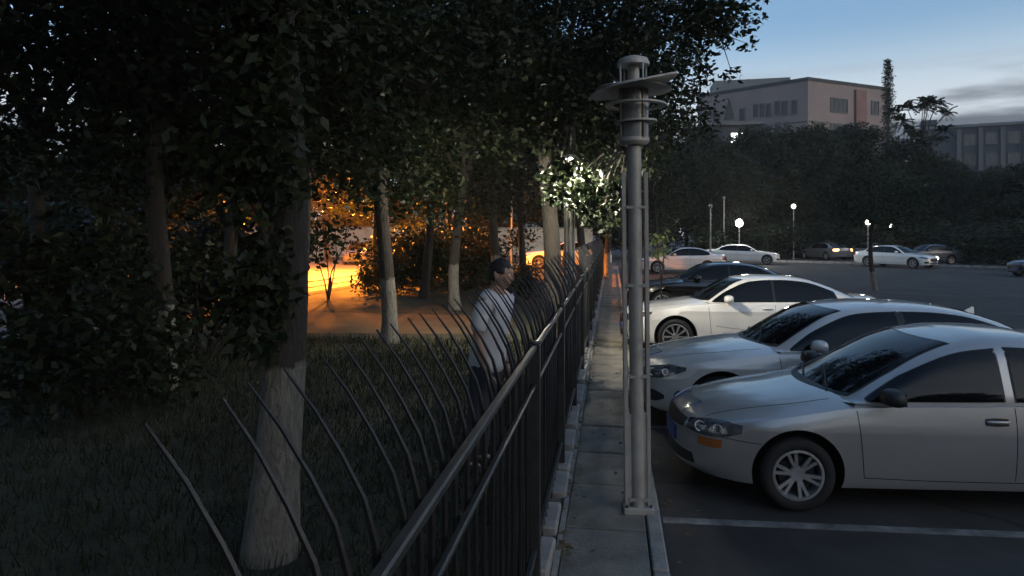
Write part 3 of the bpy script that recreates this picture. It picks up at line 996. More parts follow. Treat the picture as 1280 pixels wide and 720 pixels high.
SED_A = dict(L=4.52, W=.86, R=.305, rr=.205, wx=(.90, 3.51), style='pair', tum=.19, belt=.90, wrap=(.26, .16), crease=.66, fp=2.5, hard=0.0,
    bot=[(0, .26), (.25, .20), (.6, .18), (3.9, .19), (4.52, .30)],
    top=[(0, .585), (.04, .66), (.14, .725), (.5, .815), (.95, .885), (1.3, .945), (1.7, .96), (3.5, .98), (4.0, 1.03), (4.35, 1.01), (4.48, .95), (4.52, .78)],
    sh=[(0, .56), (.1, .62), (.4, .70), (.95, .80), (1.4, .865), (2.2, .885), (3.5, .915), (4.2, .93), (4.45, .88), (4.52, .72)],
    roof=[(1.10, .88), (1.28, .945), (1.65, 1.14), (2.02, 1.315), (2.30, 1.40), (2.62, 1.44), (2.95, 1.432), (3.2, 1.395), (3.46, 1.28), (3.78, 1.09), (3.98, .96)],
    side_glass={'f': ([(1.47, .915), (1.7, .915), (2.1, .918), (2.54, .925)], [(1.47, .93), (1.82, 1.125), (2.20, 1.275), (2.54, 1.325)]),
                'r': ([(2.64, .925), (2.9, .93), (3.2, .935), (3.42, .945)], [(2.64, 1.335), (2.9, 1.322), (3.12, 1.272), (3.30, 1.18)])},
    ws=(1.20, 2.14, .60, .50, .20, .10), bw=(3.88, 3.36, .55, .45, -.12, -.10),
    gaps=side_gaps(1.42, 2.60, 3.30, .30, .885),
    hgaps=[[(.30, .575), (.45, .565), (.60, .555)], [(1.42, .30), (2.0, .285), (2.9, .285), (3.15, .30)]],
    bonnet=(.22, 1.22, .50, .62), handles=[(2.36, .775), (3.20, .795)], mirror=(1.62, .965), dark_handles=True, dark_mirror=True,
    front_lamps=[('headlight', (.75, .65), (.17, -.66), [(-.24, .575), (-.05, .56), (.12, .575), (.28, .625)], [(-.24, .655), (-.05, .685), (.12, .70), (.28, .69)], 'headlight', .008),
                 ('turn_signal', (.75, .65), (.17, -.66), [(-.10, .475), (.02, .47), (.12, .48)], [(-.10, .545), (.02, .542), (.13, .55)], 'amber', .006)],
    bowls=[(.12, -.60, .625, .05), (.24, -.72, .635, .042)],
    front=[('grille', [(-.36, .57), (0, .55), (.36, .57)], [(-.38, .645), (0, .665), (.38, .645)], 'black', .006),
           ('intake', [(-.50, .285), (0, .275), (.50, .285)], [(-.48, .37), (0, .375), (.48, .37)], 'black', .006),
           ('number_plate', [(-.22, .41), (.22, .41)], [(-.22, .53), (.22, .53)], 'plate', .018)],
    rear=[('number_plate', [(-.22, .62), (.22, .62)], [(-.22, .75), (.22, .75)], 'plate', .012)], tail=(.70, .90))

SED_B = dict(L=4.88, W=.93, R=.332, rr=.235, wx=(.86, 3.73), style='five', tum=.22, belt=.955, wrap=(.30, .18), crease=.76, fp=2.9, hard=.5, fin=3.72,
    bot=[(0, .27), (.25, .21), (.6, .20), (4.2, .21), (4.88, .32)],
    top=[(0, .66), (.04, .735), (.16, .80), (.5, .875), (.95, .935), (1.4, 1.0), (1.8, 1.02), (3.7, 1.04), (4.3, 1.09), (4.7, 1.06), (4.84, .98), (4.88, .82)],
    sh=[(0, .62), (.1, .68), (.4, .77), (.95, .87), (1.5, .925), (2.4, .945), (3.7, .975), (4.5, .985), (4.8, .92), (4.88, .76)],
    roof=[(1.22, .94), (1.38, 1.0), (1.72, 1.22), (2.05, 1.39), (2.28, 1.44), (2.65, 1.47), (3.05, 1.46), (3.4, 1.415), (3.75, 1.31), (4.15, 1.12), (4.4, 1.03)],
    side_glass={'f': ([(1.62, .97), (1.9, .972), (2.3, .975), (2.70, .985)], [(1.62, .985), (1.90, 1.185), (2.26, 1.345), (2.70, 1.385)]),
                'r': ([(2.76, .985), (3.1, .995), (3.5, 1.005), (3.86, 1.03)], [(2.76, 1.385), (3.1, 1.375), (3.42, 1.325), (3.76, 1.20)])},
    ws=(1.33, 2.08, .66, .53, .23, .12), bw=(4.26, 3.55, .58, .47, -.13, -.10),
    gaps=side_gaps(1.55, 2.73, 3.48, .34, .94),
    hgaps=[[(1.55, .33), (2.2, .32), (3.0, .32), (3.3, .33)], [(.95, .60), (1.4, .62), (2.4, .66), (3.3, .69)]],
    bonnet=(.20, 1.36, .46, .68), handles=[(2.46, .855), (3.34, .885)], mirror=(1.86, 1.03),
    front_lamps=[('headlight', (.72, .69), (.16, -.66), [(-.26, .61), (-.05, .60), (.15, .635), (.36, .72)], [(-.26, .68), (-.05, .725), (.15, .765), (.36, .76)], 'headlight', .008),
                 ('side_intake', (.72, .69), (.16, -.66), [(-.20, .33), (-.02, .33), (.12, .38)], [(-.20, .46), (-.02, .46), (.12, .42)], 'black', .006)],
    bowls=[(.14, -.60, .665, .05), (.27, -.74, .69, .04)],
    front=[('grille', [(-.34, .48), (0, .46), (.34, .48)], [(-.40, .64), (0, .66), (.40, .64)], 'black', .008),
           ('intake', [(-.42, .29), (0, .28), (.42, .29)], [(-.42, .37), (0, .37), (.42, .37)], 'black', .006),
           ('number_plate', [(-.22, .39), (.22, .39)], [(-.22, .46), (.22, .46)], 'plate', .02)],
    rear=[('number_plate', [(-.22, .70), (.22, .70)], [(-.22, .83), (.22, .83)], 'plate', .012)], tail=(.78, .97))

SED_C = dict(L=4.94, W=.92, R=.338, rr=.245, wx=(.96, 3.76), style='ten', tum=.21, belt=.985, wrap=(.30, .20), crease=.83, fp=2.7, hard=.7,
    bot=[(0, .27), (.25, .21), (.6, .19), (4.2, .20), (4.94, .32)],
    top=[(0, .64), (.04, .72), (.16, .80), (.5, .89), (.95, .955), (1.45, 1.02), (1.8, 1.04), (3.7, 1.06), (4.3, 1.10), (4.75, 1.085), (4.90, 1.02), (4.94, .84)],
    sh=[(0, .60), (.1, .66), (.4, .77), (.95, .88), (1.5, .945), (2.4, .965), (3.7, .99), (4.5, .99), (4.85, .92), (4.94, .76)],
    roof=[(1.28, .96), (1.45, 1.03), (1.8, 1.24), (2.12, 1.40), (2.35, 1.45), (2.7, 1.475), (3.1, 1.468), (3.5, 1.42), (3.9, 1.30), (4.25, 1.15), (4.5, 1.05)],
    side_glass={'f': ([(1.66, 1.0), (1.9, 1.0), (2.3, 1.003), (2.76, 1.01)], [(1.66, 1.012), (1.95, 1.20), (2.32, 1.355), (2.76, 1.395)]),
                'r': ([(2.80, 1.01), (3.2, 1.015), (3.6, 1.02), (3.92, 1.05)], [(2.80, 1.395), (3.15, 1.388), (3.5, 1.335), (3.86, 1.20)])},
    ws=(1.40, 2.14, .66, .52, .23, .12), bw=(4.34, 3.66, .58, .47, -.14, -.10),
    gaps=side_gaps(1.62, 2.78, 3.54, .34, .955),
    hgaps=[[(1.62, .32), (2.2, .31), (3.0, .31), (3.35, .32)], [(1.7, .56), (2.2, .50), (2.9, .49), (3.4, .53)]],
    bonnet=(.20, 1.42, .50, .68), handles=[(2.54, .885), (3.42, .905)], mirror=(1.93, 1.06),
    front_lamps=[('headlight', (.72, .69), (.16, -.64), [(-.28, .62), (-.05, .62), (.15, .66), (.40, .765)], [(-.28, .70), (-.05, .735), (.15, .775), (.40, .80)], 'headlight', .008)],
    bowls=[(.14, -.60, .67, .045), (.29, -.76, .70, .04)],
    front=[('grille', [(-.40, .56), (0, .54), (.40, .56)], [(-.44, .67), (0, .69), (.44, .67)], 'black', .008),
           ('intake', [(-.55, .28), (0, .27), (.55, .28)], [(-.52, .40), (0, .41), (.52, .40)], 'black', .006),
           ('number_plate', [(-.22, .43), (.22, .43)], [(-.22, .54), (.22, .54)], 'plate', .02)],
    rear=[('number_plate', [(-.22, .70), (.22, .70)], [(-.22, .83), (.22, .83)], 'plate', .012)], tail=(.76, .98))


def stretch(S, x0, k):
    f = lambda x: x if x <= x0 else x0 + (x - x0) * k
    S['L'] = f(S['L']); S['wx'] = tuple(f(x) for x in S['wx'])
    for key in ('bot', 'top', 'sh', 'roof'): S[key] = [(f(x), z) for x, z in S[key]]
    S['side_glass'] = {n_: tuple([(f(x), z) for x, z in q] for q in pr_) for n_, pr_ in S['side_glass'].items()}
    for key in ('ws', 'bw'): S[key] = (f(S[key][0]), f(S[key][1])) + S[key][2:]
    S['gaps'] = [(tuple(f(x) for x in g_), a_, b_) for g_, a_, b_ in S['gaps']]
    S['hgaps'] = [[(f(x), z) for x, z in q] for q in S['hgaps']]
    S['handles'] = [(f(x), z) for x, z in S['handles']]
    S['mirror'] = (f(S['mirror'][0]), S['mirror'][1])
    if S.get('fin'): S['fin'] = f(S['fin'])


stretch(SED_B, 1.45, 1.13)


def repaint(root, old, new):
    for ch in root.children:
        if ch.type == 'MESH' and any(ml == M[old] for ml in ch.data.materials):
            me = ch.data.copy(); ch.data = me
            for i, ml in enumerate(me.materials):
                if ml == M[old]: me.materials[i] = M[new]
        for g in ch.children:
            pass


def place_car(root, wheel_px, d_side, S, b, label, group=None, z=0.0, flip=False):
    """front wheel of the seen flank at photo column wheel_px, flank at depth d_side, body axis turned by b"""
    p = G(wheel_px, d_side, z)
    ax = Vector((math.cos(b), math.sin(b), 0)); ay = Vector((-math.sin(b), math.cos(b), 0))
    org = p - ax * S['wx'][0] + ay * S['W']
    root.location = (org.x, org.y, z)
    root.rotation_euler = (0, 0, b)
    tag(root, label, 'car', group)


carA = make_sedan('sedan', SED_A, 'silver_paint')
place_car(carA, 1000, 5.62, SED_A, R_(4.5), 'silver sedan nearest the camera, cut off by the frame edge', 'sedans parked nose to the pavement')
carB = make_sedan('sedan', SED_B, 'bluesilver_paint')
place_car(carB, 903, 7.75, SED_B, R_(4.0), 'pale silver sedan with antenna fin, directly behind the nearest silver sedan', 'sedans parked nose to the pavement')
carC = make_sedan('sedan', SED_C, 'white_paint')
place_car(carC, 845, 12.9, SED_C, R_(3.5), 'white sedan with ten-spoke wheels and lit bonnet, third from the camera', 'sedans parked nose to the pavement')
carD = copy_tree(carC); repaint(carD, 'white_paint', 'black_paint')
place_car(carD, 828, 19.0, SED_C, R_(1.5), 'glossy black sedan parked between the two white sedans', 'sedans parked nose to the pavement')
carE = copy_tree(carC)
place_car(carE, 822, 39.0, SED_C, R_(6), 'white sedan facing left on the far side, behind the black sedan', 'cars across the lot')
carF = copy_tree(carB); repaint(carF, 'bluesilver_paint', 'white_paint')
F_p = G(975, 50.0)
carF.rotation_euler = (0, 0, math.pi + R_(-14)); carF.location = (F_p.x, F_p.y, 0)
tag(carF, 'white sedan facing right under the globe lamp across the lot', 'car', 'cars across the lot')
for (px, d, rz, src, paint, lab) in (
        (1010, 62, 1.35, 'B', 'grey_paint', 'grey sedan with lit orange tail light across the lot'),
        (1062, 61, 0.15, 'C', 'grey_paint', 'grey sedan behind the far kerb, right of the orange tail light'),
        (1120, 50, 0.30, 'C', 'grey_paint', 'grey sedan side on, left of the pale car with one glinting lamp'),
        (1168, 44, 2.2, 'B', 'white_paint', 'white car with one glinting headlight among the far dark cars'),
        (1268, 36, 0.2, 'B', 'black_paint', 'dark sedan at the right frame edge across the lot')):
    base = {'B': carB, 'C': carC}[src]; old = {'B': 'bluesilver_paint', 'C': 'white_paint'}[src]
    c = copy_tree(base)
    if old != paint: repaint(c, old, paint)
    p = G(px, d); c.location = (p.x, p.y, 0); c.rotation_euler = (0, 0, rz)
    tag(c, lab, 'car', 'cars across the lot')
    if 'orange tail' in lab:
        for ch in c.children:
            if ch.name.startswith('tail_light'):
                me = ch.data.copy(); ch.data = me; me.materials[0] = M['red_lit']
        c.rotation_euler = (0, 0, math.pi / 2 + 0.3 + math.pi)
    if 'glinting' in lab:
        done = False
        for ch in c.children:
            if ch.name.startswith('headlight') and not done:
                me = ch.data.copy(); ch.data = me; me.materials[0] = M['lit_head']; done = True
# cars on the lit road to the left
carL = copy_tree(carA); p = G(434, 41, LAWN_Z); carL.location = (p.x + .5, p.y, LAWN_Z + .01); carL.rotation_euler = (0, 0, math.pi / 2 + 0.25)
repaint(carL, 'silver_paint', 'grey_paint')
tag(carL, 'sedan standing end on under the orange street light', 'car', 'cars on the lit road')
carM = copy_tree(carC); p = G(652, 38, LAWN_Z); carM.location = (p.x, p.y, LAWN_Z + .01); carM.rotation_euler = (0, 0, R_(6))
tag(carM, 'white sedan on the lit road seen between dark trunks', 'car', 'cars on the lit road')

# ------------------------------------------------------------------ trees
def leaf_cloud(centres, radii, counts, size, rng, flat=0.75, aspect=0.5, droop=0.0):
    C = np.repeat(np.asarray(centres, float), counts, axis=0)
    Rr = np.repeat(np.asarray(radii, float), counts)
    N = len(C)
    d = rng.normal(size=(N, 3)); d /= np.linalg.norm(d, axis=1)[:, None]
    r = Rr * rng.random(N) ** 0.45
    pos = C + d * r[:, None] * np.array([1, 1, flat])
    a = rng.normal(size=(N, 3)); a[:, 2] = a[:, 2] * 0.6 - 0.25 - droop
    a /= np.linalg.norm(a, axis=1)[:, None]
    b = rng.normal(size=(N, 3)); b -= (b * a).sum(1)[:, None] * a
    b /= np.linalg.norm(b, axis=1)[:, None]
    n = np.cross(a, b)
    s = size * rng.uniform(0.65, 1.3, N)[:, None]
    v = np.empty((N, 4, 3))
    v[:, 0] = pos
    v[:, 1] = pos + a * s * 0.45 + b * s * aspect * 0.5 + n * s * 0.08
    v[:, 2] = pos + a * s
    v[:, 3] = pos + a * s * 0.45 - b * s * aspect * 0.5 + n * s * 0.08
    return v.reshape(-1, 3)


def quads_mesh(name, v, m):
    N = len(v) // 4
    me = bpy.data.meshes.new(name)
    me.vertices.add(len(v)); me.loops.add(len(v)); me.polygons.add(N)
    me.vertices.foreach_set('co', v.astype(np.float32).ravel())
    me.loops.foreach_set('vertex_index', np.arange(len(v), dtype=np.int32))
    me.polygons.foreach_set('loop_start', np.arange(0, len(v), 4, dtype=np.int32))
    me.update(calc_edges=True)
    me.materials.append(m)
    return me


def tree_meshes(seed, H, base, rx, ry, trunk_r, nclump, per, leaf, lm, bm_, lean=(0, 0), clump_r=(0.55, 1.0), centre=(0, 0), sprouts=None, extra=None):
    rng = np.random.default_rng(seed)
    mb = MB()
    # trunk
    fork = base + (H - base) * 0.18
    tp, tr = [], []
    for i in range(9):
        f = i / 8
        z = fork * f
        tp.append((lean[0] * f + 0.09 * (math.sin(4 * f + seed) - math.sin(seed)), lean[1] * f + 0.08 * (math.sin(3.3 * f + 2 * seed) - math.sin(2 * seed)), z - 0.05))
        tr.append(trunk_r * (1.45 - 2.0 * f if f < .12 else 1.19 - 0.45 * f) if f < .12 else trunk_r * (1.14 - 0.42 * f))
    mb.tube(tp, tr, 14)
    top = Vector(tp[-1])
    cen, rad = [], []
    hz = (H - base) / 2
    while len(cen) < nclump:
        q = rng.normal(size=3); q /= np.linalg.norm(q)
        q *= rng.random() ** 0.40
        z = base + hz + q[2] * hz
        taper = 1.0 - 0.25 * max(0, q[2])
        cen.append((centre[0] + lean[0] + q[0] * rx * taper, centre[1] + lean[1] + q[1] * ry * taper, z))
        rad.append(rng.uniform(*clump_r))
    # limbs
    nl = 7
    hubs = []
    for i in range(nl):
        a = 2 * math.pi * i / nl + rng.uniform(-.3, .3)
        e = Vector((centre[0] + lean[0] + math.cos(a) * rx * .55, centre[1] + lean[1] + math.sin(a) * ry * .55, base + hz * rng.uniform(.7, 1.5)))
        if i == 0: e = Vector((centre[0] + lean[0], centre[1] + lean[1], H - hz * .35))
        mid = top.lerp(e, .45) + Vector((0, 0, -.25 + rng.uniform(0, .5)))
        mb.tube([top - Vector((0, 0, .25)), top.lerp(mid, .55) + Vector((0, 0, .05)), mid, e], [trunk_r * .62, trunk_r * .46, trunk_r * .33, trunk_r * .12], 8)
        hubs += [mid, e]
    for c in cen[::2]:
        c = Vector(c)
        h = min(hubs, key=lambda q: (q - c).length)
        mid = h.lerp(c, .5) + Vector(rng.normal(size=3) * .12)
        mb.tube([h, mid, c], [trunk_r * .15, trunk_r * .10, .006], 5, cap=False)
    counts = [int(per * (r / .75) ** 2) for r in rad]
    v = leaf_cloud(cen, rad, counts, leaf, rng)
    if sprouts:
        sc_, sr_, sn_ = sprouts
        v = np.concatenate([v, leaf_cloud(sc_, sr_, sn_, leaf, rng, flat=1.0, droop=.3)])
        for c in sc_:
            c = Vector(c)
            mb.tube([(0, 0, max(.3, c.z - .35)), (c.x * .5, c.y * .5, c.z - .1), c], [.02, .012, .004], 5, cap=False)
    if extra:
        ec, er, en = extra
        v = np.concatenate([v, leaf_cloud(ec, er, en, leaf, rng)])
        for c in ec:
            c = Vector(c); h = min(hubs + [Vector(q) for q in cen], key=lambda q: (q - c).length)
            mb.tube([h, h.lerp(c, .5) + Vector((0, 0, .08)), c], [.02, .013, .005], 5, cap=False)
    tm = mb.mesh('trunk', True, 60); tm.materials.append(bm_)
    return tm, quads_mesh('crown', v, lm)


def plant_tree(name, meshes, loc, label, rz=0.0, s=1.0, cat='tree', group=None, sz=None):
    t = empty(name, loc, rz, label, cat, group)
    t.scale = (s, s, sz or s)
    link('trunk', meshes[0], None, t); link('crown', meshes[1], None, t)
    return t


FARV = [tree_meshes(301 + k, 11.5, 1.0, 4.4, 4.4, .20, 120, 95, .34, M['leaf_b' if k % 2 else 'leaf'], M['bark'], clump_r=(.8, 1.5)) for k in range(2)]
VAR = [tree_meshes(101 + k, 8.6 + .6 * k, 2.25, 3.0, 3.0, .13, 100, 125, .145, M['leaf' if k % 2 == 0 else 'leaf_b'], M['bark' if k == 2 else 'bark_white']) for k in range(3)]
grp_l = 'trees on the lawn'
LEFT_TREES = [  # px, depth, variant, rot, scale, label
    (-60, 8.5, 0, .3, 1.0, 'broad tree at the far left frame edge, crown filling the corner'),
    (205, 8.6, 1, 1.2, .95, 'tree with thin pale trunk left of the thick limewashed trunk'),
    (60, 12.5, 2, 2.1, 1.05, 'dark tree behind the leftmost tree, no trunk showing'),
    (290, 14.5, 0, 3.9, 1.1, 'dark tree standing behind the thick limewashed trunk'),
    (366, 10.0, 2, 5.0, .95, 'dark trunked tree at the left border of the orange lit gap'),
    (487, 12.2, 1, .6, 1.0, 'tree with slim pale trunk right of the orange lit gap'),
    (569, 17.5, 0, 2.6, 1.0, 'slim limewashed tree left of the person, standing past the path'),
    (530, 20.5, 2, 4.4, 1.0, 'second slim tree beyond the path, in front of the low hedge'),
    (624, 21.0, 1, 5.6, 1.1, 'dark trunk directly behind the head of the person'),
    (655, 26.0, 2, 1.7, 1.0, 'tree at the roadside beside the white car on the lit road'),
    (330, 22.0, 1, 4.9, 1.15, 'tall tree behind the lawn, left of the lit sedan'),
    (470, 26.5, 0, 1.3, 1.2, 'tall tree spreading above the orange lit sedan'),
    (560, 30.0, 2, 2.9, 1.2, 'tall tree behind the hedge, left of the person'),
    (730, 24.0, 1, .2, 1.1, 'tree at the far end of the fence'),
    (760, 33.0, 0, 2.2, 1.15, 'tree closing the view past the end of the fence'),
    (705, 36.0, 2, 3.6, 1.1, 'roadside tree far behind the lit lamp post'),
    (820, 44.0, 1, 1.1, 1.1, 'tree behind the white sedan facing left'),
    (410, 46.0, 2, .8, 1.3, 'tall tree behind the yard wall above the lit road'),
]
for px, d, k, rz, s, lab in LEFT_TREES:
    p = G(px, d)
    z = LAWN_Z if p.x < LAWN_X else 0.0
    plant_tree('broadleaf_tree', VAR[k], (p.x, p.y, z), lab, rz, s, 'tree', grp_l)

# the thick limewashed tree close to the fence, with sprouts on its trunk
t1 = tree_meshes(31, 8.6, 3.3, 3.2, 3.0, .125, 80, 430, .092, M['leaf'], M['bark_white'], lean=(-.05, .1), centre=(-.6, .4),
                 sprouts=([(-.04, -.16, 1.36), (-.14, -.12, 1.55), (.06, -.10, 1.60), (-.04, -.14, 1.75), (-.08, .1, 1.50), (.0, .02, 1.86),
                           (-.10, -.25, 2.15), (.08, -.22, 2.30), (-.02, -.28, 2.50), (.12, -.20, 2.70), (-.12, -.24, 2.75), (.02, -.28, 2.95), (-.10, -.2, 3.15), (.12, -.22, 3.2), (0, -.3, 3.4), (-.2, -.1, 2.4)],
                          [.17, .17, .16, .17, .16, .15] + [.22] * 10, [110, 95, 85, 110, 70, 75] + [130] * 10))
p = G(337, 4.15)
plant_tree('broadleaf_tree', t1, (p.x, p.y, LAWN_Z), 'thick limewashed trunk with leafy sprouts just behind the fence', .4, 1.0, 'tree', grp_l)
# the tree overhanging fence and pavement
p = G(688, 14.2)
o = Vector((1.1, -.2))
def loc_of(px, py, d):
    q = P(px, py, d); return (q.x - p.x, q.y - p.y, q.z - LAWN_Z)
LEAF_SPOTS = [(682, 222, 11.3), (696, 232, 11.0), (708, 218, 11.2), (716, 236, 10.9), (728, 226, 11.1), (738, 240, 11.0), (726, 252, 11.2), (746, 254, 11.3), (704, 248, 11.3), (690, 246, 11.5),
              (756, 236, 11.2), (752, 266, 11.7), (776, 232, 10.9), (770, 258, 11.4), (736, 272, 12.0), (712, 206, 11.9), (762, 282, 12.6), (720, 210, 11.0), (700, 210, 11.4), (740, 218, 11.6), (780, 250, 10.9), (734, 262, 10.9), (716, 226, 12.2)]
ex = [loc_of(*q) for q in ((905, 12, 13.6), (890, 40, 13.3), (925, 30, 13.8), (868, 70, 13.2), (878, 95, 13.5), (915, 92, 13.6), (862, 120, 13.4), (935, 55, 14.0), (880, 15, 13.0), (850, 150, 13.4),
                           *LEAF_SPOTS)]
er = [.34, .32, .26, .36, .32, .22, .34, .20, .4, .35] + [.24] * len(LEAF_SPOTS)
en = [70, 70, 45, 90, 80, 30, 90, 25, 110, 90] + [58] * len(LEAF_SPOTS)
t2 = tree_meshes(57, 9.2, 2.9, 3.0, 3.0, .18, 105, 300, .135, M['leaf_b'], M['bark'], centre=(.95, -.2), extra=(ex, er, en))
plant_tree('broadleaf_tree', t2, (p.x, p.y, LAWN_Z), 'large tree overhanging the fence and the unlit lamp post', 0, 1.0, 'tree', grp_l)
# a canopy tree that stands beside the camera on the lawn
p = G(-420, 4.6)
plant_tree('broadleaf_tree', VAR[1], (p.x, p.y, LAWN_Z), 'tree on the lawn beside the camera, only its boughs reach the frame', 1.9, 1.0, 'tree', grp_l)

for q, k, sc, lab in (((-3.4, -2.6), 0, 1.05, 'added light-blocking tree on the lawn behind the camera'), ((-5.6, 1.4), 2, 1.05, 'added light-blocking tree on the lawn left of the camera outside the frame'),  # unseen trees, added to keep sky light off the lawn and its trees
                  ((-2.4, -7.5), 1, 1.1, 'second added light-blocking tree on the lawn behind the camera'), ((-8.0, -4.5), 2, 1.15, 'added light-blocking tree deeper on the lawn behind the camera'),
                  ((-0.9, -12.5), 0, 1.1, 'third added light-blocking tree behind the camera along the fence')):
    plant_tree('broadleaf_tree', VAR[k], (q[0], q[1], LAWN_Z), lab, q[1], sc, 'tree', 'unseen light-blocking trees added round the camera')
for q, sc, lab in (((-4.2, -10.0), .8, 'added low light-blocking tree behind the camera'), ((-9.5, -9.0), .85, 'added low light-blocking tree far behind the camera on the lawn')):  # more unseen trees, added to block low sky behind the camera
    plant_tree('broadleaf_tree', FARV[0], (q[0], q[1], LAWN_Z), lab, q[1], sc, 'tree', 'unseen light-blocking trees added round the camera')

# shrubs
def shrub_meshes(seed, r, h, n, leaf, lm):
    rng = np.random.default_rng(seed)
    cen = [(rng.uniform(-r, r) * .7, rng.uniform(-r, r) * .7, h * rng.uniform(.2, .85)) for _ in range(14)]
    v = leaf_cloud(cen, [r * .5] * 14, [n // 14] * 14, leaf, rng, flat=.9)
    v[:, 2] = np.maximum(v[:, 2], 0.01)
    mb = MB()
    for c in cen:
        mb.tube([(c[0] * .15, c[1] * .15, 0), (c[0] * .5, c[1] * .5, c[2] * .6), c], [.025, .018, .006], 5, cap=False)
    tm = mb.mesh('stems', True); tm.materials.append(M['bark'])
    return tm, quads_mesh('foliage', v, lm)


SH = [shrub_meshes(5 + k, 1.0, 1.7, 2600, .13, M['leaf' if k else 'leaf_b']) for k in range(2)]
for i, (px, d, s, lab) in enumerate((
        (110, 7.4, 1.0, 'loose pale green shrub between the left trunks'),
        (40, 10.0, 1.3, 'dense shrub at the left frame edge on the lawn'),
        (250, 10.5, 1.2, 'dense shrub left of the thick limewashed trunk, further back'),
        (330, 16.5, 1.5, 'tall shrub left of the orange lit path'),
        (180, 16.0, 1.7, 'large shrub in the dark middle of the left background'),
        (60, 18.0, 1.8, 'large shrub in the dark left background, outermost'),
        (480, 21.5, 1.0, 'shrub with lit leaf edges right of the lit sedan'),
        (462, 23.5, .55, 'small shrub against the orange lit road'),
        (290, 25.0, 2.0, 'large shrub before the lit road, left of the gap'),
        (540, 23.0, 1.25, 'round dark shrub left of the person beyond the path'),
        (590, 24.0, 1.2, 'round dark shrub behind the person'),
        (515, 25.0, 1.2, 'dark shrub behind the slim pale trunks'),
        (565, 27.0, 1.5, 'tall dark shrub at the roadside left of the person'),
        (612, 28.0, 1.5, 'tall dark shrub at the roadside right behind the head of the person'),
        (500, 28.5, 1.5, 'tall dark shrub at the roadside right of the lit sedan'),
        (640, 19.0, .7, 'low shrub right of the person near the fence'))):
    p = G(px, d)
    t = empty('shrub', (p.x, p.y, LAWN_Z), i * 1.3, lab, 'shrub', 'shrubs on the lawn')
    t.scale = (s, s, s)
    link('stems', SH[i % 2][0], None, t); link('foliage', SH[i % 2][1], None, t)

# thin sapling against the lit road, and the pale sprig beside the unlit lamp post
def sapling(name, loc, stems, lm, leaf, label, n=30, r=.22):
    rng = np.random.default_rng(77)
    t = empty(name, loc, 0, label, 'sapling')
    mb = MB(); cen = []
    for st in stems:
        st = [Vector(q) for q in st]
        mb.tube(st, [.028 - .02 * i / (len(st) - 1) for i in range(len(st))], 6)
        cen.append(tuple(st[-1])); cen.append(tuple(st[-1].lerp(st[-2], .5)))
    tm = mb.mesh('stem', True); tm.materials.append(M['bark'])
    link('stem', tm, None, t)
    link('crown', quads_mesh('crown', leaf_cloud(cen, [r] * len(cen), [n] * len(cen), leaf, rng, droop=.2), lm), None, t)
    return t


p = G(410, 20.0, LAWN_Z)
sapling('sapling', p, [[(0, 0, 0), (-.1, 0, .5), (-.35, 0, 1.3), (-.5, .1, 2.0)], [(0, 0, 0), (.03, 0, .6), (-.1, .1, 1.4), (-.15, 0, 2.2)],
                       [(.02, 0, 0), (.15, 0, .6), (.22, .1, 1.3), (.2, 0, 2.3)], [(0, 0, .2), (.1, 0, .8), (.45, 0, 1.5), (.6, .1, 2.1)]],
        M['leaf'], .16, 'thin many stemmed sapling in front of the orange lit road', 26, .3)
p = G(826, 15.6, 0.0)
sapling('sapling', p, [[(.0, 0, 0), (.02, 0, .8), (-.02, 0, 1.5), (-.10, 0, 2.2)], [(.0, 0, 1.0), (.05, 0, 1.6), (.10, 0, 2.25)]],
        M['leaf_pale'], .17, 'pale leaved sapling right of the unlit lamp post', 14, .17)

# ---- far tree line across the lot
FAR = FARV
grp_r = 'trees lining the far side of the lot'
for i, (px, d, top_y, rz, lab) in enumerate((
        (800, 62, 170, .2, 'tree behind the unlit lamp post across the lot'),
        (858, 70, 150, 1.0, 'dark tree below the left end of the pink building'),
        (905, 66, 172, 2.0, 'dark tree directly above the globe lamp'),
        (958, 72, 150, 3.1, 'dark tree below the windows of the pink building'),
        (1008, 70, 148, 4.0, 'dark tree below the corner of the pink building'),
        (1062, 74, 150, 5.2, 'dark tree left of the tall narrow conifer'),
        (1130, 68, 165, .7, 'dark tree at the foot of the tall narrow conifer'),
        (1185, 64, 195, 1.9, 'lower dark tree before the grey building'),
        (1235, 60, 205, 2.8, 'low dark tree under the grey facade'),
        (1290, 56, 200, 3.7, 'dark tree at the right frame edge across the lot'),
        (1345, 50, 185, 5.0, 'dark tree beyond the right frame edge'))):
    p = G(px, d)
    hgt = CAMZ + (HY - top_y) / FPX * d
    s = hgt / 12.2
    plant_tree('broadleaf_tree', FAR[i % 2], (p.x, p.y, 0), lab, rz, max(s, .8), 'tree', grp_r, sz=s)
for i, (px, d, s, lab) in enumerate(((-150, 52, .8, 'dark low tree behind the yard wall beyond the left frame edge'), (-20, 56, .85, 'dark low tree behind the yard wall, leftmost in view'),
        (90, 58, .8, 'dark low tree behind the yard wall, second from the left'), (200, 56, .85, 'dark low tree behind the yard wall, left of the thick trunk'),
        (305, 58, .8, 'dark low tree behind the yard wall, directly behind the thick trunk'), (5, 31, .62, 'low dense tree on the lawn at the left frame edge, far back'),
        (120, 34, .66, 'low dense tree far back on the lawn, second from the left edge'), (235, 33, .62, 'low dense tree far back, left of the thick trunk'), (430, 66, .9, 'dark low tree above the lit sedan behind the wall'),
        (520, 64, .85, 'dark low tree behind the wall between the slim trunks'), (610, 66, .85, 'dark low tree behind the wall above the person'),
        (690, 68, .9, 'dark low tree behind the wall left of the lit lamp post'), (760, 66, .9, 'dark low tree where the fence vanishes'))):
    p = G(px, d)
    plant_tree('broadleaf_tree', FAR[i % 2], (p.x, p.y, 0), lab, i * 1.7, s, 'tree', 'trees behind the yard wall')
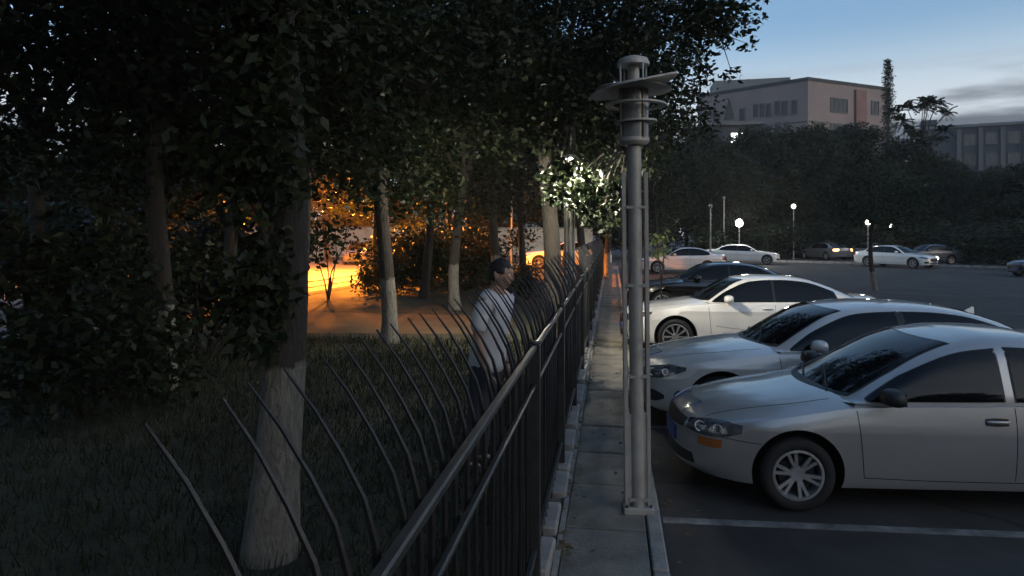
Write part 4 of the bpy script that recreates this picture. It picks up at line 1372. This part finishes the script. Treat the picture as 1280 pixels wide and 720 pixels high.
for i, (px, d, s, lab) in enumerate((
        (880, 58, 1.7, 'dark shrub left of the globe lamp'), (960, 60, 1.9, 'dark shrub right of the globe lamp'), (1000, 64, 1.8, 'dark shrub behind the orange tail light'),
        (1045, 66, 2.0, 'dark shrub behind the far kerb right of the orange tail light'), (1100, 60, 1.9, 'dark shrub under the two bright lamps'),
        (1150, 57, 1.9, 'dark shrub behind the side on grey sedan'), (1205, 52, 1.9, 'dark shrub right of the white car with glinting headlight'),
        (1250, 48, 1.9, 'dark shrub near the dark sedan at the right'), (1300, 44, 1.9, 'dark shrub at the right frame edge'))):
    p = G(px, d)
    t = empty('shrub', (p.x, p.y, 0), i * 2.1, lab, 'shrub', 'shrubs along the far kerb')
    t.scale = (s * 1.5, s * 1.5, s)
    link('stems', SH[i % 2][0], None, t); link('foliage', SH[i % 2][1], None, t)

for i, (x, y_, sc, lab) in enumerate(((27, 3, .85, 'added light-blocking tree at the right side of the lot outside the frame, nearest the parked sedans'), (29, 11, .9, 'added light-blocking tree at the right side of the lot outside the frame, second'),  # unseen tree rows, added to cut low sky light and darken window reflections
        (33, 20, .95, 'added light-blocking tree at the right side of the lot outside the frame, third'), (24, -6, .85, 'added light-blocking tree behind the camera at the right corner of the lot'),
        (17, -15, .9, 'added light-blocking tree behind the camera across the lot, rightmost'), (8, -19, .9, 'added light-blocking tree behind the camera across the lot, middle'), (0, -22, .9, 'added light-blocking tree behind the camera across the lot, leftmost'))):
    plant_tree('broadleaf_tree', FAR[i % 2], (x, y_, 0), lab, i * 1.1, sc, 'tree', 'unseen light-blocking trees added round the lot')

# slender tree on the lot with limewashed foot
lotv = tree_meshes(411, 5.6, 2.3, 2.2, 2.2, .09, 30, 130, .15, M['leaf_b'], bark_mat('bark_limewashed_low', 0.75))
p = G(1094, 27.5)
plant_tree('broadleaf_tree', lotv, (p.x, p.y, 0), 'slender tree with limewashed foot standing on the lot', 0, 1.0, 'tree', 'trees on the lot')
p = G(1232, 25.5)

# tall conifer
def conifer(H, seed):
    rng = np.random.default_rng(seed)
    mb = MB(); mb.tube([(0, 0, 0), (0, 0, H * .5), (0, 0, H)], [.22, .13, .02], 8)
    cen, rad, cnt = [], [], []
    z = 2.0
    while z < H:
        f = z / H
        r = 1.35 * (1 - f) ** .85 + .14
        k = max(4, int(r * 7))
        for j in range(k):
            a = 2 * math.pi * j / k + rng.uniform(0, 1)
            q = r * rng.uniform(.25, 1.15)
            cen.append((math.cos(a) * q, math.sin(a) * q, z - q * .12)); rad.append(.26 + .22 * r * rng.uniform(.6, 1.3)); cnt.append(34)
            if j % 2 == 0: mb.tube([(0, 0, z), (math.cos(a) * q, math.sin(a) * q, z - q * .12)], [.03, .01], 4, cap=False)
        z += .30 + .15 * (1 - f)
    tm = mb.mesh('trunk', True); tm.materials.append(M['bark'])
    return tm, quads_mesh('crown', leaf_cloud(cen, rad, cnt, .26, rng, flat=.7, aspect=.28), M['conifer'])


p = G(1110, 72)
plant_tree('conifer_tree', conifer(CAMZ + (HY - 76) / FPX * 72, 9), (p.x, p.y, 0), 'tall narrow conifer rising above the dark tree line', 0, 1.0)

# tree with big palm-like leaf tufts right of the conifer
def tuft_tree(H, seed):
    rng = np.random.default_rng(seed)
    mb = MB(); tips = []
    mb.tube([(0, 0, 0), (.1, 0, H * .35), (0, .1, H * .6)], [.20, .15, .11], 8)
    for i in range(14):
        a = 2 * math.pi * i / 14 + rng.uniform(-.3, .3)
        q = rng.uniform(.3, 2.8)
        e = Vector((math.cos(a) * q, math.sin(a) * q, H * rng.uniform(.62, .98) - q * .2))
        mb.tube([(0, .1, H * .58), Vector((0, .1, H * .7)).lerp(e, .6), e], [.07, .05, .025], 6)
        tips.append(e)
    vs = []
    for e in tips:
        for k in range(13):
            a = rng.uniform(0, 2 * math.pi); el = rng.uniform(-.5, 1.1)
            dr = np.array([math.cos(a) * math.cos(el), math.sin(a) * math.cos(el), math.sin(el)])
            Lf = rng.uniform(.8, 1.35)
            # each frond: pairs of leaflets along a drooping stalk
            for j in range(7):
                f = (j + 1) / 7
                c = np.array(e) + dr * Lf * f + np.array([0, 0, -.45 * f * f])
                for s in (-1, 1):
                    sd_ = np.cross(dr, [0, 0, 1]); sd_ /= (np.linalg.norm(sd_) + 1e-6)
                    o_ = sd_ * s * .46 * (1.1 - f * .5) + dr * .10 + np.array([0, 0, -.10])
                    w_ = dr * .12
                    vs += [c, c + o_ * .5 + w_, c + o_, c + o_ * .5 - w_]
    tm = mb.mesh('trunk', True); tm.materials.append(M['bark'])
    return tm, quads_mesh('crown', np.array(vs), M['leaf_b'])


p = G(1152, 66)
plant_tree('tufted_tree', tuft_tree(CAMZ + (HY - 118) / FPX * 66, 4), (p.x, p.y, 0), 'tree with large palm-like leaf tufts right of the tall conifer', 0, 1.0)

# grass on the lawn
rng = np.random.default_rng(3)
N = 42000
gx = LAWN_X - .05 - 9.5 * rng.random(N) ** 1.2; gy = 1.0 + 11.2 * rng.random(N)
gp = np.stack([gx, gy, np.full(N, LAWN_Z - .005)], 1)
h = rng.uniform(.04, .13, N); a = rng.uniform(0, 2 * np.pi, N)
dx = np.stack([np.cos(a), np.sin(a), np.zeros(N)], 1)
bend = np.stack([rng.normal(0, .03, N), rng.normal(0, .03, N), h], 1)
v = np.empty((N, 4, 3)); v[:, 0] = gp - dx * .006; v[:, 1] = gp + dx * .006; v[:, 2] = gp + bend + dx * .0015; v[:, 3] = gp + bend - dx * .0015
g = link('grass', quads_mesh('grass', v.reshape(-1, 3), M['grass']))
tag(g, 'short dark grass on the lawn behind the fence', 'grass', kind='stuff')

rng = np.random.default_rng(21)
N = 420
lx = np.where(rng.random(N) < .55, rng.uniform(-.40, -.28, N), rng.uniform(-.30, .9, N)); ly = 1.5 + 16 * rng.random(N)
lz = np.where(lx < .27, .122, np.where(lx < .40, .10, .006))
a = rng.uniform(0, 2 * np.pi, N); sz = rng.uniform(.02, .045, N)
u_ = np.stack([np.cos(a), np.sin(a), rng.normal(0, .15, N)], 1) * sz[:, None]; w_ = np.stack([-np.sin(a), np.cos(a), rng.normal(0, .15, N)], 1) * sz[:, None] * .6
c_ = np.stack([lx, ly, lz + .004], 1)
v = np.stack([c_ - u_, c_ - w_, c_ + u_, c_ + w_], 1)
M['litter'] = leaf_mat('dry_leaves', (0.05, 0.035, 0.015), (0.16, 0.11, 0.05), .1)
g = link('leaf_litter', quads_mesh('leaf_litter', v.reshape(-1, 3), M['litter']))
tag(g, 'fallen dry leaves scattered along the pavement', 'leaves', kind='stuff')

# ------------------------------------------------------------------ yard wall, low railing and street lamp of the lit road
w0, w1 = G(-260, 44, LAWN_Z), G(740, 62, LAWN_Z)
wu = (w1 - w0).normalized(); wl = (w1 - w0).length; wa = math.atan2(wu.y, wu.x)
yw = empty('yard_wall', w0, wa, 'plastered yard wall lit orange behind the road', 'wall')
MB().box((wl / 2, 0, 1.15), (wl, .24, 2.3)).build('wall_body', M['plaster'], yw)
MB().box((wl / 2, 0, 2.36), (wl, .36, .12)).build('coping', M['kerb'], yw)
for i in range(int(wl / 3.2)):
    MB().box((1.2 + i * 3.2, -.04, 1.2), (.42, .34, 2.4)).build('pier', M['plaster'], yw)
rl = empty('low_railing', r0 - ru * 6 - rn * .25 + Vector((0, 0, LAWN_Z)), math.atan2(ru.y, ru.x), 'low dark railing along the near side of the lit road', 'railing')
for i in range(16):
    MB().box((i * 1.6, 0, .21), (.05, .05, .42)).build('post', M['iron'], rl)
for z in (.20, .38):
    MB().box((12, 0, z), (24.4, .03, .035)).build('rail', M['iron'], rl)

def street_lamp(loc, H, arm, rz, label, matn, power, col, size=.18):
    t = empty('street_lamp', loc, rz, label, 'street lamp')
    MB().lathe([(.001, 0), (.13, 0), (.13, .03), (.075, .05), (.075, .4), (.05, .45)], 16).build('base', M['lamp_metal'], t, True, 40)
    MB().tube([(0, 0, .03), (0, 0, H - .5), (.15, 0, H - .15), (.5, 0, H), (arm, 0, H + .08)], [.06, .045, .042, .038, .03], 10).build('pole', M['lamp_metal'], t, True)
    hd = MB().lathe([(.001, .09), (.10, .08), (.17, .03), (.18, -.02), (.15, -.03)], 18, c=(arm + .2, 0, H + .06)).build('lamp_head', M['lamp_metal'], t, True, 40)
    MB().lathe([(.001, -.08), (.09, -.06), (.145, -.02)], 18, c=(arm + .2, 0, H + .055)).build('lens', M[matn], hd, True)
    ld = bpy.data.lights.new('lamp_light', 'SPOT'); ld.energy = power; ld.color = col; ld.shadow_soft_size = size; ld.spot_size = R_(160); ld.spot_blend = .25
    lo = bpy.data.objects.new('lamp_light', ld); COL.objects.link(lo); lo.parent = t; lo.location = (arm + .2, 0, H - .22)
    return t


p = G(474, 31.5, LAWN_Z)
street_lamp(p, 5.0, 1.7, math.pi + YAW, 'orange street lamp over the lit sedan, mostly behind leaves', 'lit_sodium', 17000, (1.0, .27, .025))
p = G(640, 33.0, LAWN_Z)
street_lamp(p, 5.0, .9, math.pi * .6, 'orange street lamp among the trunks behind the person', 'lit_sodium', 350, (1.0, .27, .025))

# globe lamps and others across the lot
def globe_lamp(px, py, d, r, power, label, matn='lit_white'):
    q = P(px, py, d)
    t = empty('globe_lamp', (q.x, q.y, 0), 0, label, 'street lamp', 'lit lamps across the lot')
    MB().lathe([(.001, 0), (.14, 0), (.14, .04), (.06, .08), (.055, .5), (.04, .55), (.04, q.z - r * .9), (.09, q.z - r * .88), (.09, q.z - r * .7)], 14).build('pole', M['lamp_metal'], t, True, 40)
    bm = bmesh.new(); bmesh.ops.create_uvsphere(bm, u_segments=20, v_segments=14, radius=r)
    me = bpy.data.meshes.new('globe'); bm.to_mesh(me); bm.free(); me.polygons.foreach_set('use_smooth', [True] * len(me.polygons))
    link('globe', me, M[matn], t, (0, 0, q.z))
    MB().lathe([(.001, .05), (r * .5, .03), (r * .62, -.02)], 16, c=(0, 0, q.z + r * .93)).build('globe_cap', M['lamp_metal'], t, True)
    if power:
        ld = bpy.data.lights.new('lamp_light', 'POINT'); ld.energy = power; ld.color = (1.0, .95, .82); ld.shadow_soft_size = r
        lo = bpy.data.objects.new('lamp_light', ld); COL.objects.link(lo); lo.parent = t; lo.location = (0, -.0, q.z + r + .12)
    return t


globe_lamp(924, 279, 51.5, .27, 420, 'bright globe lamp on thin pole above the white sedan facing right')
globe_lamp(1085, 278, 57, .20, 60, 'bright lamp above the far cars, left of a fainter one')
globe_lamp(1113, 282, 66, .17, 20, 'fainter small lamp just right of the bright one above far cars')
globe_lamp(992, 258, 60, .17, 15, 'small lamp high before the dark trees right of the globe lamp')
# unlit poles behind the white sedans
for px, d, H, lab in ((888, 47, 4.0, 'thin unlit pole right behind the white sedan facing left'), (905, 60, 5.2, 'thin unlit lamp pole just left of the globe lamp')):
    q = G(px, d)
    t = empty('light_pole', q, 0, lab, 'pole')
    MB().lathe([(.001, 0), (.13, 0), (.13, .04), (.07, .08), (.06, .5), (.045, H - .4), (.04, H)], 12).build('shaft', M['lamp_metal'], t, True, 40)
    MB().lathe([(.001, .28), (.10, .26), (.15, .14), (.11, -.02), (.001, -.04)], 14, c=(0, 0, H)).build('lantern', M['lamp_glass'], t, True)

# ------------------------------------------------------------------ buildings
def facade_frame(a, b):
    u = (b - a); u.z = 0; Lw = u.length; u.normalize()
    nrm = Vector((u.y, -u.x, 0))
    if nrm.dot(Vector((0, 0, 0)) - a) < 0: nrm = -nrm
    return u, Lw, nrm


def hit_facade(px, py, a, u, nrm):
    o = Vector((0, 0, CAMZ)); d = (P(px, py, 1.0) - o)
    t = (a - o).dot(nrm) / d.dot(nrm)
    q = o + d * t
    return (q - a).dot(u), q.z


def window(parent, a, u, nrm, s0, s1, z0, z1, pane='bglass', mull=2):
    an = math.atan2(u.y, u.x)
    c = a + u * (s0 + s1) / 2
    Mx = Matrix.Rotation(an, 3, 'Z')
    w, h = s1 - s0, z1 - z0
    mid = Vector((c.x, c.y, (z0 + z1) / 2))
    fr = MB()
    for sx in (-1, 1): fr.box(mid + u * sx * (w / 2) + nrm * .04, (.12, .18, h + .12), M=Mx)
    for sz in (-1, 1): fr.box(mid + Vector((0, 0, sz * h / 2)) + nrm * .04, (w - .121, .17, .12), M=Mx)
    for k in range(1, mull): fr.box(mid + u * (-w / 2 + w * k / mull) + nrm * .03, (.07, .12, h - .121), M=Mx)
    f = fr.build('window', M['bframe'], parent)
    MB().box(mid + nrm * .02, (w - .12, .05, h - .12), M=Mx).build('pane', M[pane], f)
    return f


def bprism(pts, z0, z1):
    n = len(pts)
    vs = [(p[0], p[1], z0) for p in pts] + [(p[0], p[1], z1) for p in pts]
    return MB().add(vs, [tuple(range(n)), tuple(range(n, 2 * n))] + [(i, (i + 1) % n, n + (i + 1) % n, n + i) for i in range(n)])


Bc = G(1010, 100.0); Bl = G(872, 113.0); Br = G(1113, 107.5)
TOP = CAMZ + (HY - 100.5) / FPX * 100
b1 = empty('apartment_building', (0, 0, 0), 0, 'pinkish flat roofed building behind the dark trees', 'building')
back = Bl + (Br - Bc)
bprism([Bl, Bc, Br, back], 0, TOP).build('wall', M['bwall'], b1)
cen = (Bl + Br) / 2
ex_ = lambda p, k: cen + (p - cen) * k
bprism([ex_(q, 1.012) for q in (Bl, Bc, Br, back)], TOP, TOP + .5).build('parapet', M['bwall2'], b1)
ph = empty('x'); bpy.data.objects.remove(ph)
pl_, pr_ = G(893, 124), G(988, 121)
hz_ = CAMZ + (HY - 98) / FPX * 122
MBp = bprism([pl_, pr_, pr_ + Vector((0, 6, 0)), pl_ + Vector((0, 6, 0))], TOP + .4, hz_).build('roof_house', M['roof_dark'], b1)
uL, LL, nL = facade_frame(Bl, Bc)
for (x0, x1, y0, y1) in ((942, 947, 131, 146), (950, 955, 130, 146), (958, 963, 130, 146), (969, 974, 127, 143), (977, 984, 127, 143), (990, 996, 126, 142),
                         (942, 947, 156, 172), (953, 959, 156, 172), (969, 975, 154, 170), (980, 986, 153, 169), (892, 898, 140, 152), (925, 931, 136, 150)):
    s0, zt = hit_facade(x0, y0, Bl, uL, nL); s1, zb = hit_facade(x1, y1, Bl, uL, nL)
    window(b1, Bl, uL, nL, s0, s1, zb, zt)
# pointed glazed gable on the left wing
s0, zb = hit_facade(905, 150, Bl, uL, nL); s1, zt = hit_facade(918, 122, Bl, uL, nL)
sm = (s0 + s1) / 2
q = [Bl + uL * s0, Bl + uL * s1]
vs = [(q[0].x, q[0].y, zb), (q[1].x, q[1].y, zb), ((q[0].x + q[1].x) / 2, (q[0].y + q[1].y) / 2, zt)]
vs2 = [tuple(Vector(p) + nL * .15) for p in vs]
MB().add([*[tuple(Vector(p) - nL * .1) for p in vs], *vs2], [(0, 1, 2), (3, 4, 5), (0, 1, 4, 3), (1, 2, 5, 4), (2, 0, 3, 5)]).build('gable_window', M['bglass'], b1)
uR, LR, nR = facade_frame(Bc, Br)
for (x0, x1, y0, y1, mu) in ((1038, 1059, 122, 142, 4), (1089, 1098, 126, 144, 2), (1038, 1059, 154, 172, 4), (1089, 1098, 156, 172, 2), (1018, 1028, 154, 172, 2)):
    s0, zt = hit_facade(x0, y0, Bc, uR, nR); s1, zb = hit_facade(x1, y1, Bc, uR, nR)
    window(b1, Bc, uR, nR, s0, s1, zb, zt, mull=mu)
s0, _ = hit_facade(1068, 120, Bc, uR, nR); s1, _ = hit_facade(1081, 120, Bc, uR, nR)
c = Bc + uR * (s0 + s1) / 2 + nR * .12
MB().box((c.x, c.y, TOP / 2 - .2), (s1 - s0, .5, TOP - .6), rz=math.atan2(uR.y, uR.x)).build('stair_strip', M['brick_red'], b1)
for z in (TOP - 3.3, TOP - 7.0):
    for (a_, u_, Lx, n_) in ((Bl, uL, LL, nL), (Bc, uR, LR, nR)):
        c = a_ + u_ * Lx / 2 + n_ * .06
        MB().box((c.x, c.y, z - 2.6), (Lx - .4, .14, .18), rz=math.atan2(u_.y, u_.x)).build('string_course', M['bframe'], b1)
# lit windows low on the left wing, seen through the trees
b3 = empty('gatehouse', (0, 0, 0), 0, 'small low house with two lit windows behind the trees', 'house')

q0, q1 = G(1160, 132.0), G(1420, 118.0)
T2 = CAMZ + (HY - 160) / FPX * 130
b2 = empty('office_building', (0, 0, 0), 0, 'long grey low building with pale pilasters at the right', 'building')
off = Vector((4, 14, 0))
bprism([q0, q1, q1 + off, q0 + off], 0, T2).build('wall', M['bwall2'], b2)
u2, L2, n2 = facade_frame(q0, q1)
c2 = (q0 + q1) / 2
MB().box((c2.x + n2.x * .1, c2.y + n2.y * .1, T2 + .25), (L2 + .4, .8, .5), rz=math.atan2(u2.y, u2.x)).build('parapet', M['roof_dark'], b2)
qq = q0 + u2 * 1.2 + Vector((.4, 4, 0))
MB().box((qq.x, qq.y, T2 + 1.0), (2.6, 5, 2.0), rz=math.atan2(u2.y, u2.x)).build('roof_house', M['bwall2'], b2)
s = 5.0
while s < L2 - 3:
    c = q0 + u2 * s + n2 * .2
    MB().box((c.x, c.y, T2 / 2 - .15), (.7, .5, T2 - .3), rz=math.atan2(u2.y, u2.x)).build('pilaster', M['bframe'], b2)
    for z in (T2 - 3.4, T2 - 7.2, T2 - 11):
        window(b2, q0, u2, n2, s + .8, s + 2.6, z, z + 2.1)
    s += 3.4
hq = G(921, 84.0)
hz2 = CAMZ + (HY - 172) / FPX * 84
bprism([hq + Vector((-4, 0.3, 0)), hq + Vector((3, .3, 0)), hq + Vector((3, 6, 0)), hq + Vector((-4, 6, 0))], 0, hz2 + 1.6).build('wall', M['bwall2'], b3)
MB().box((hq.x - .5, hq.y + 3.1, hz2 + 1.75), (7.6, 6.6, .3)).build('roof', M['roof_dark'], b3)
for dx_, w_ in ((-.25, .7), (.75, .45)):
    fr = MB().box((hq.x + dx_, hq.y + .27, hz2), (w_ + .2, .10, 1.3)).build('window', M['bframe'], b3)
    MB().box((hq.x + dx_, hq.y + .20, hz2), (w_, .08, 1.1)).build('pane', M['lit_window'], fr)

# ------------------------------------------------------------------ person behind the fence
def skin_mesh(name, verts, edges, radii, sub=2):
    me = bpy.data.meshes.new(name)
    me.from_pydata(verts, edges, [])
    o = bpy.data.objects.new('tmp_' + name, me); COL.objects.link(o)
    sk = o.modifiers.new('s', 'SKIN'); sk.use_smooth_shade = True
    for i, r in enumerate(radii):
        sv = me.skin_vertices[0].data[i]
        sv.radius = r if isinstance(r, tuple) else (r, r)
        sv.use_root = (i == 0)
    sb = o.modifiers.new('d', 'SUBSURF'); sb.levels = sub; sb.render_levels = sub
    dg = bpy.context.evaluated_depsgraph_get(); dg.update()
    out = bpy.data.meshes.new_from_object(o.evaluated_get(dg))
    bpy.data.objects.remove(o)
    out.name = name
    out.polygons.foreach_set('use_smooth', [True] * len(out.polygons))
    return out


def join_meshes(name, meshes):
    bm = bmesh.new()
    for m_ in meshes: bm.from_mesh(m_)
    me = bpy.data.meshes.new(name); bm.to_mesh(me); bm.free()
    me.polygons.foreach_set('use_smooth', [True] * len(me.polygons))
    return me


# local frame: faces +x, left side +y, feet at z = 0, height 1.73
pv = [(0, 0, .93), (0.0, 0, 1.08), (.01, 0, 1.26), (.0, 0, 1.42), (.012, 0, 1.50), (.03, 0, 1.57)]
pr = [(.125, .16), (.115, .145), (.125, .165), (.10, .13), .056, .054]
pe = [(0, 1), (1, 2), (2, 3), (3, 4), (4, 5)]
arms = []
for s in (-1, 1):
    b0 = len(pv)
    pv += [(0, s * .17, 1.41), (-.02, s * .215, 1.27), (-.01, s * .225, 1.13), (.06, s * .215, .95), (.10, s * .205, .87)]
    pr += [.062, .050, .043, .033, .028]
    pe += [(3, b0), (b0, b0 + 1), (b0 + 1, b0 + 2), (b0 + 2, b0 + 3), (b0 + 3, b0 + 4)]
    b1_ = len(pv)
    pv += [(.0, s * .09, .84), (.01, s * .10, .50), (-.02, s * .105, .28), (-.03, s * .105, .08), (.10, s * .115, .045)]
    pr += [.090, .062, .055, .040, (.045, .032)]
    pe += [(0, b1_), (b1_, b1_ + 1), (b1_ + 1, b1_ + 2), (b1_ + 2, b1_ + 3), (b1_ + 3, b1_ + 4)]
parts = [skin_mesh('body', pv, pe, pr)]
for s in (-1, 1):
    hv = [(.10, s * .205, .87), (.115, s * .205, .83), (.125, s * .205, .785)]
    parts.append(skin_mesh('palm', hv, [(0, 1), (1, 2)], [(.024, .02), (.036, .016), (.038, .015)], 1))
    for k, (o_, ln) in enumerate(((-.030, .068), (-.010, .078), (.010, .072), (.029, .056))):
        bx = .128 + o_
        parts.append(skin_mesh('finger', [(bx, s * .205, .79), (bx + .006, s * .198, .79 - ln * .4), (bx + .004, s * .188, .79 - ln * .75), (bx - .002, s * .176, .79 - ln)],
                               [(0, 1), (1, 2), (2, 3)], [.0095, .009, .0085, .007], 1))
    parts.append(skin_mesh('thumb', [(.135, s * .198, .835), (.165, s * .185, .81), (.172, s * .175, .78)], [(0, 1), (1, 2)], [.012, .0105, .008], 1))
# head
bm = bmesh.new(); bmesh.ops.create_uvsphere(bm, u_segments=40, v_segments=30, radius=1.0)
for v_ in bm.verts:
    x, y_, z = v_.co
    # skull egg; face towards +x
    X_, Y_, Z_ = x * .098, y_ * .076, z * .122
    if z < 0: X_ *= 1 - .10 * z * z; Y_ *= 1 - .30 * z * z
    if x < 0: X_ *= 1.06
    if x > .3:
        X_ += .004
        nz = math.exp(-((z + .12) / .16) ** 2) * math.exp(-(y_ / .16) ** 2)
        X_ += .024 * nz                                              # nose
        X_ -= .010 * math.exp(-((z - .10) / .12) ** 2) * (math.exp(-((abs(y_) - .38) / .17) ** 2))   # eye sockets
        X_ += .006 * math.exp(-((z - .28) / .10) ** 2)               # brow
        X_ += .006 * math.exp(-((z + .48) / .07) ** 2) * math.exp(-(y_ / .3) ** 2)      # lips
        X_ -= .004 * math.exp(-((z + .58) / .05) ** 2) * math.exp(-(y_ / .3) ** 2)
        X_ += .010 * math.exp(-((z + .80) / .14) ** 2) * math.exp(-(y_ / .4) ** 2)      # chin
    v_.co = Vector((X_ + .035, Y_, Z_ + 1.625))
hm = bpy.data.meshes.new('head'); bm.to_mesh(hm); bm.free()
parts.append(hm)
for s in (-1, 1):
    bm = bmesh.new(); bmesh.ops.create_uvsphere(bm, u_segments=14, v_segments=10, radius=1)
    for v_ in bm.verts:
        x, y_, z = v_.co
        v_.co = Vector((x * .017 + .025 - .008 * z, s * (.076 + y_ * .010 + (.006 if x < 0 else 0)), z * .032 + 1.625))
    em = bpy.data.meshes.new('ear'); bm.to_mesh(em); bm.free(); parts.append(em)
person = empty('person', (0, 0, 0), 0, 'person in a pale shirt behind the fence, facing right', 'person')
bo = link('body', join_meshes('body', parts), M['skin'], person)
# hair
bm = bmesh.new(); bmesh.ops.create_uvsphere(bm, u_segments=40, v_segments=30, radius=1.0)
kill = []
for v_ in bm.verts:
    x, y_, z = v_.co
    lim = (.40 + .10 * math.sin(17 * y_)) if x > .45 else ((.05 + .45 * max(0, (x + .05) / .5) ** 2) if x > -.05 else -.42)
    if abs(y_) > .7 and x > -.05: lim = .02
    if z < lim: kill.append(v_)
    lim += 0
    n_ = .5 + .5 * math.sin(11 * x + 3) * math.sin(9 * y_ + 1) * math.sin(7 * z)
    X_, Y_, Z_ = x * .1045, y_ * .083, z * (.131 + .007 * n_)
    if x < 0: X_ *= 1.06
    if z < 0: Y_ *= 1 - .2 * z * z
    v_.co = Vector((X_ + .033, Y_, Z_ + 1.628))
bmesh.ops.delete(bm, geom=kill, context='VERTS')
bmesh.ops.solidify(bm, geom=bm.faces[:], thickness=.010)
hm = bpy.data.meshes.new('hair'); bm.to_mesh(hm); bm.free(); hm.polygons.foreach_set('use_smooth', [True] * len(hm.polygons))
link('hair', hm, M['hair'], person)
for s in (-1, 1):
    bm = bmesh.new(); bmesh.ops.create_uvsphere(bm, u_segments=12, v_segments=8, radius=.011)
    em = bpy.data.meshes.new('eye'); bm.to_mesh(em); bm.free()
    link('eye', em, M['eye'], person, (.118, s * .030, 1.637))
# shirt and trousers follow the body
sv = [(0, 0, .80), (0, 0, .92), (.0, 0, 1.10), (.01, 0, 1.27), (.0, 0, 1.43), (.01, 0, 1.50)]
sr = [(.165, .20), (.160, .192), (.146, .178), (.150, .192), (.124, .160), .074]
se = [(0, 1), (1, 2), (2, 3), (3, 4), (4, 5)]
for s in (-1, 1):
    b0 = len(sv)
    sv += [(0, s * .175, 1.415), (-.02, s * .218, 1.27), (-.012, s * .226, 1.15)]
    sr += [.086, .072, .070]
    se += [(4, b0), (b0, b0 + 1), (b0 + 1, b0 + 2)]
link('shirt', skin_mesh('shirt', sv, se, sr), M['shirt'], person)
tv = [(0, 0, .95), (0, 0, .90)]
tr_ = [(.130, .168), (.135, .172)]
te = [(0, 1)]
for s in (-1, 1):
    b0 = len(tv)
    tv += [(.0, s * .092, .80), (.012, s * .10, .50), (-.015, s * .105, .28), (-.025, s * .105, .07)]
    tr_ += [.108, .082, .074, .066]
    te += [(1, b0), (b0, b0 + 1), (b0 + 1, b0 + 2), (b0 + 2, b0 + 3)]
link('trousers', skin_mesh('trousers', tv, te, tr_), M['trouser'], person)
for s in (-1, 1):
    link('shoe', skin_mesh('shoe', [(-.06, s * .105, .045), (.03, s * .11, .045), (.14, s * .118, .04)], [(0, 1), (1, 2)], [(.045, .045), (.05, .05), (.048, .035)], 2), M['shoe'], person)
pp = G(594, 5.7)
person.location = (pp.x, pp.y, LAWN_Z)
person.rotation_euler = (0, R_(7), R_(-14))

# ------------------------------------------------------------------ evening haze
hz = MB().box((0, 180, 20), (790, 630, 42)).build('haze', None)
tag(hz, 'thin grey evening haze filling the air', 'haze', kind='stuff')
hm_ = bpy.data.materials.new('haze'); hm_.use_nodes = True
ht = hm_.node_tree
for n_ in list(ht.nodes): ht.nodes.remove(n_)
ho = ht.nodes.new('ShaderNodeOutputMaterial'); hv_ = ht.nodes.new('ShaderNodeVolumePrincipled')
hv_.inputs['Color'].default_value = (0.93, 0.92, 0.90, 1)
hv_.inputs['Density'].default_value = 0.0005
ht.links.new(hv_.outputs['Volume'], ho.inputs['Volume'])
hz.data.materials.append(hm_)
cy.volume_bounces = 0
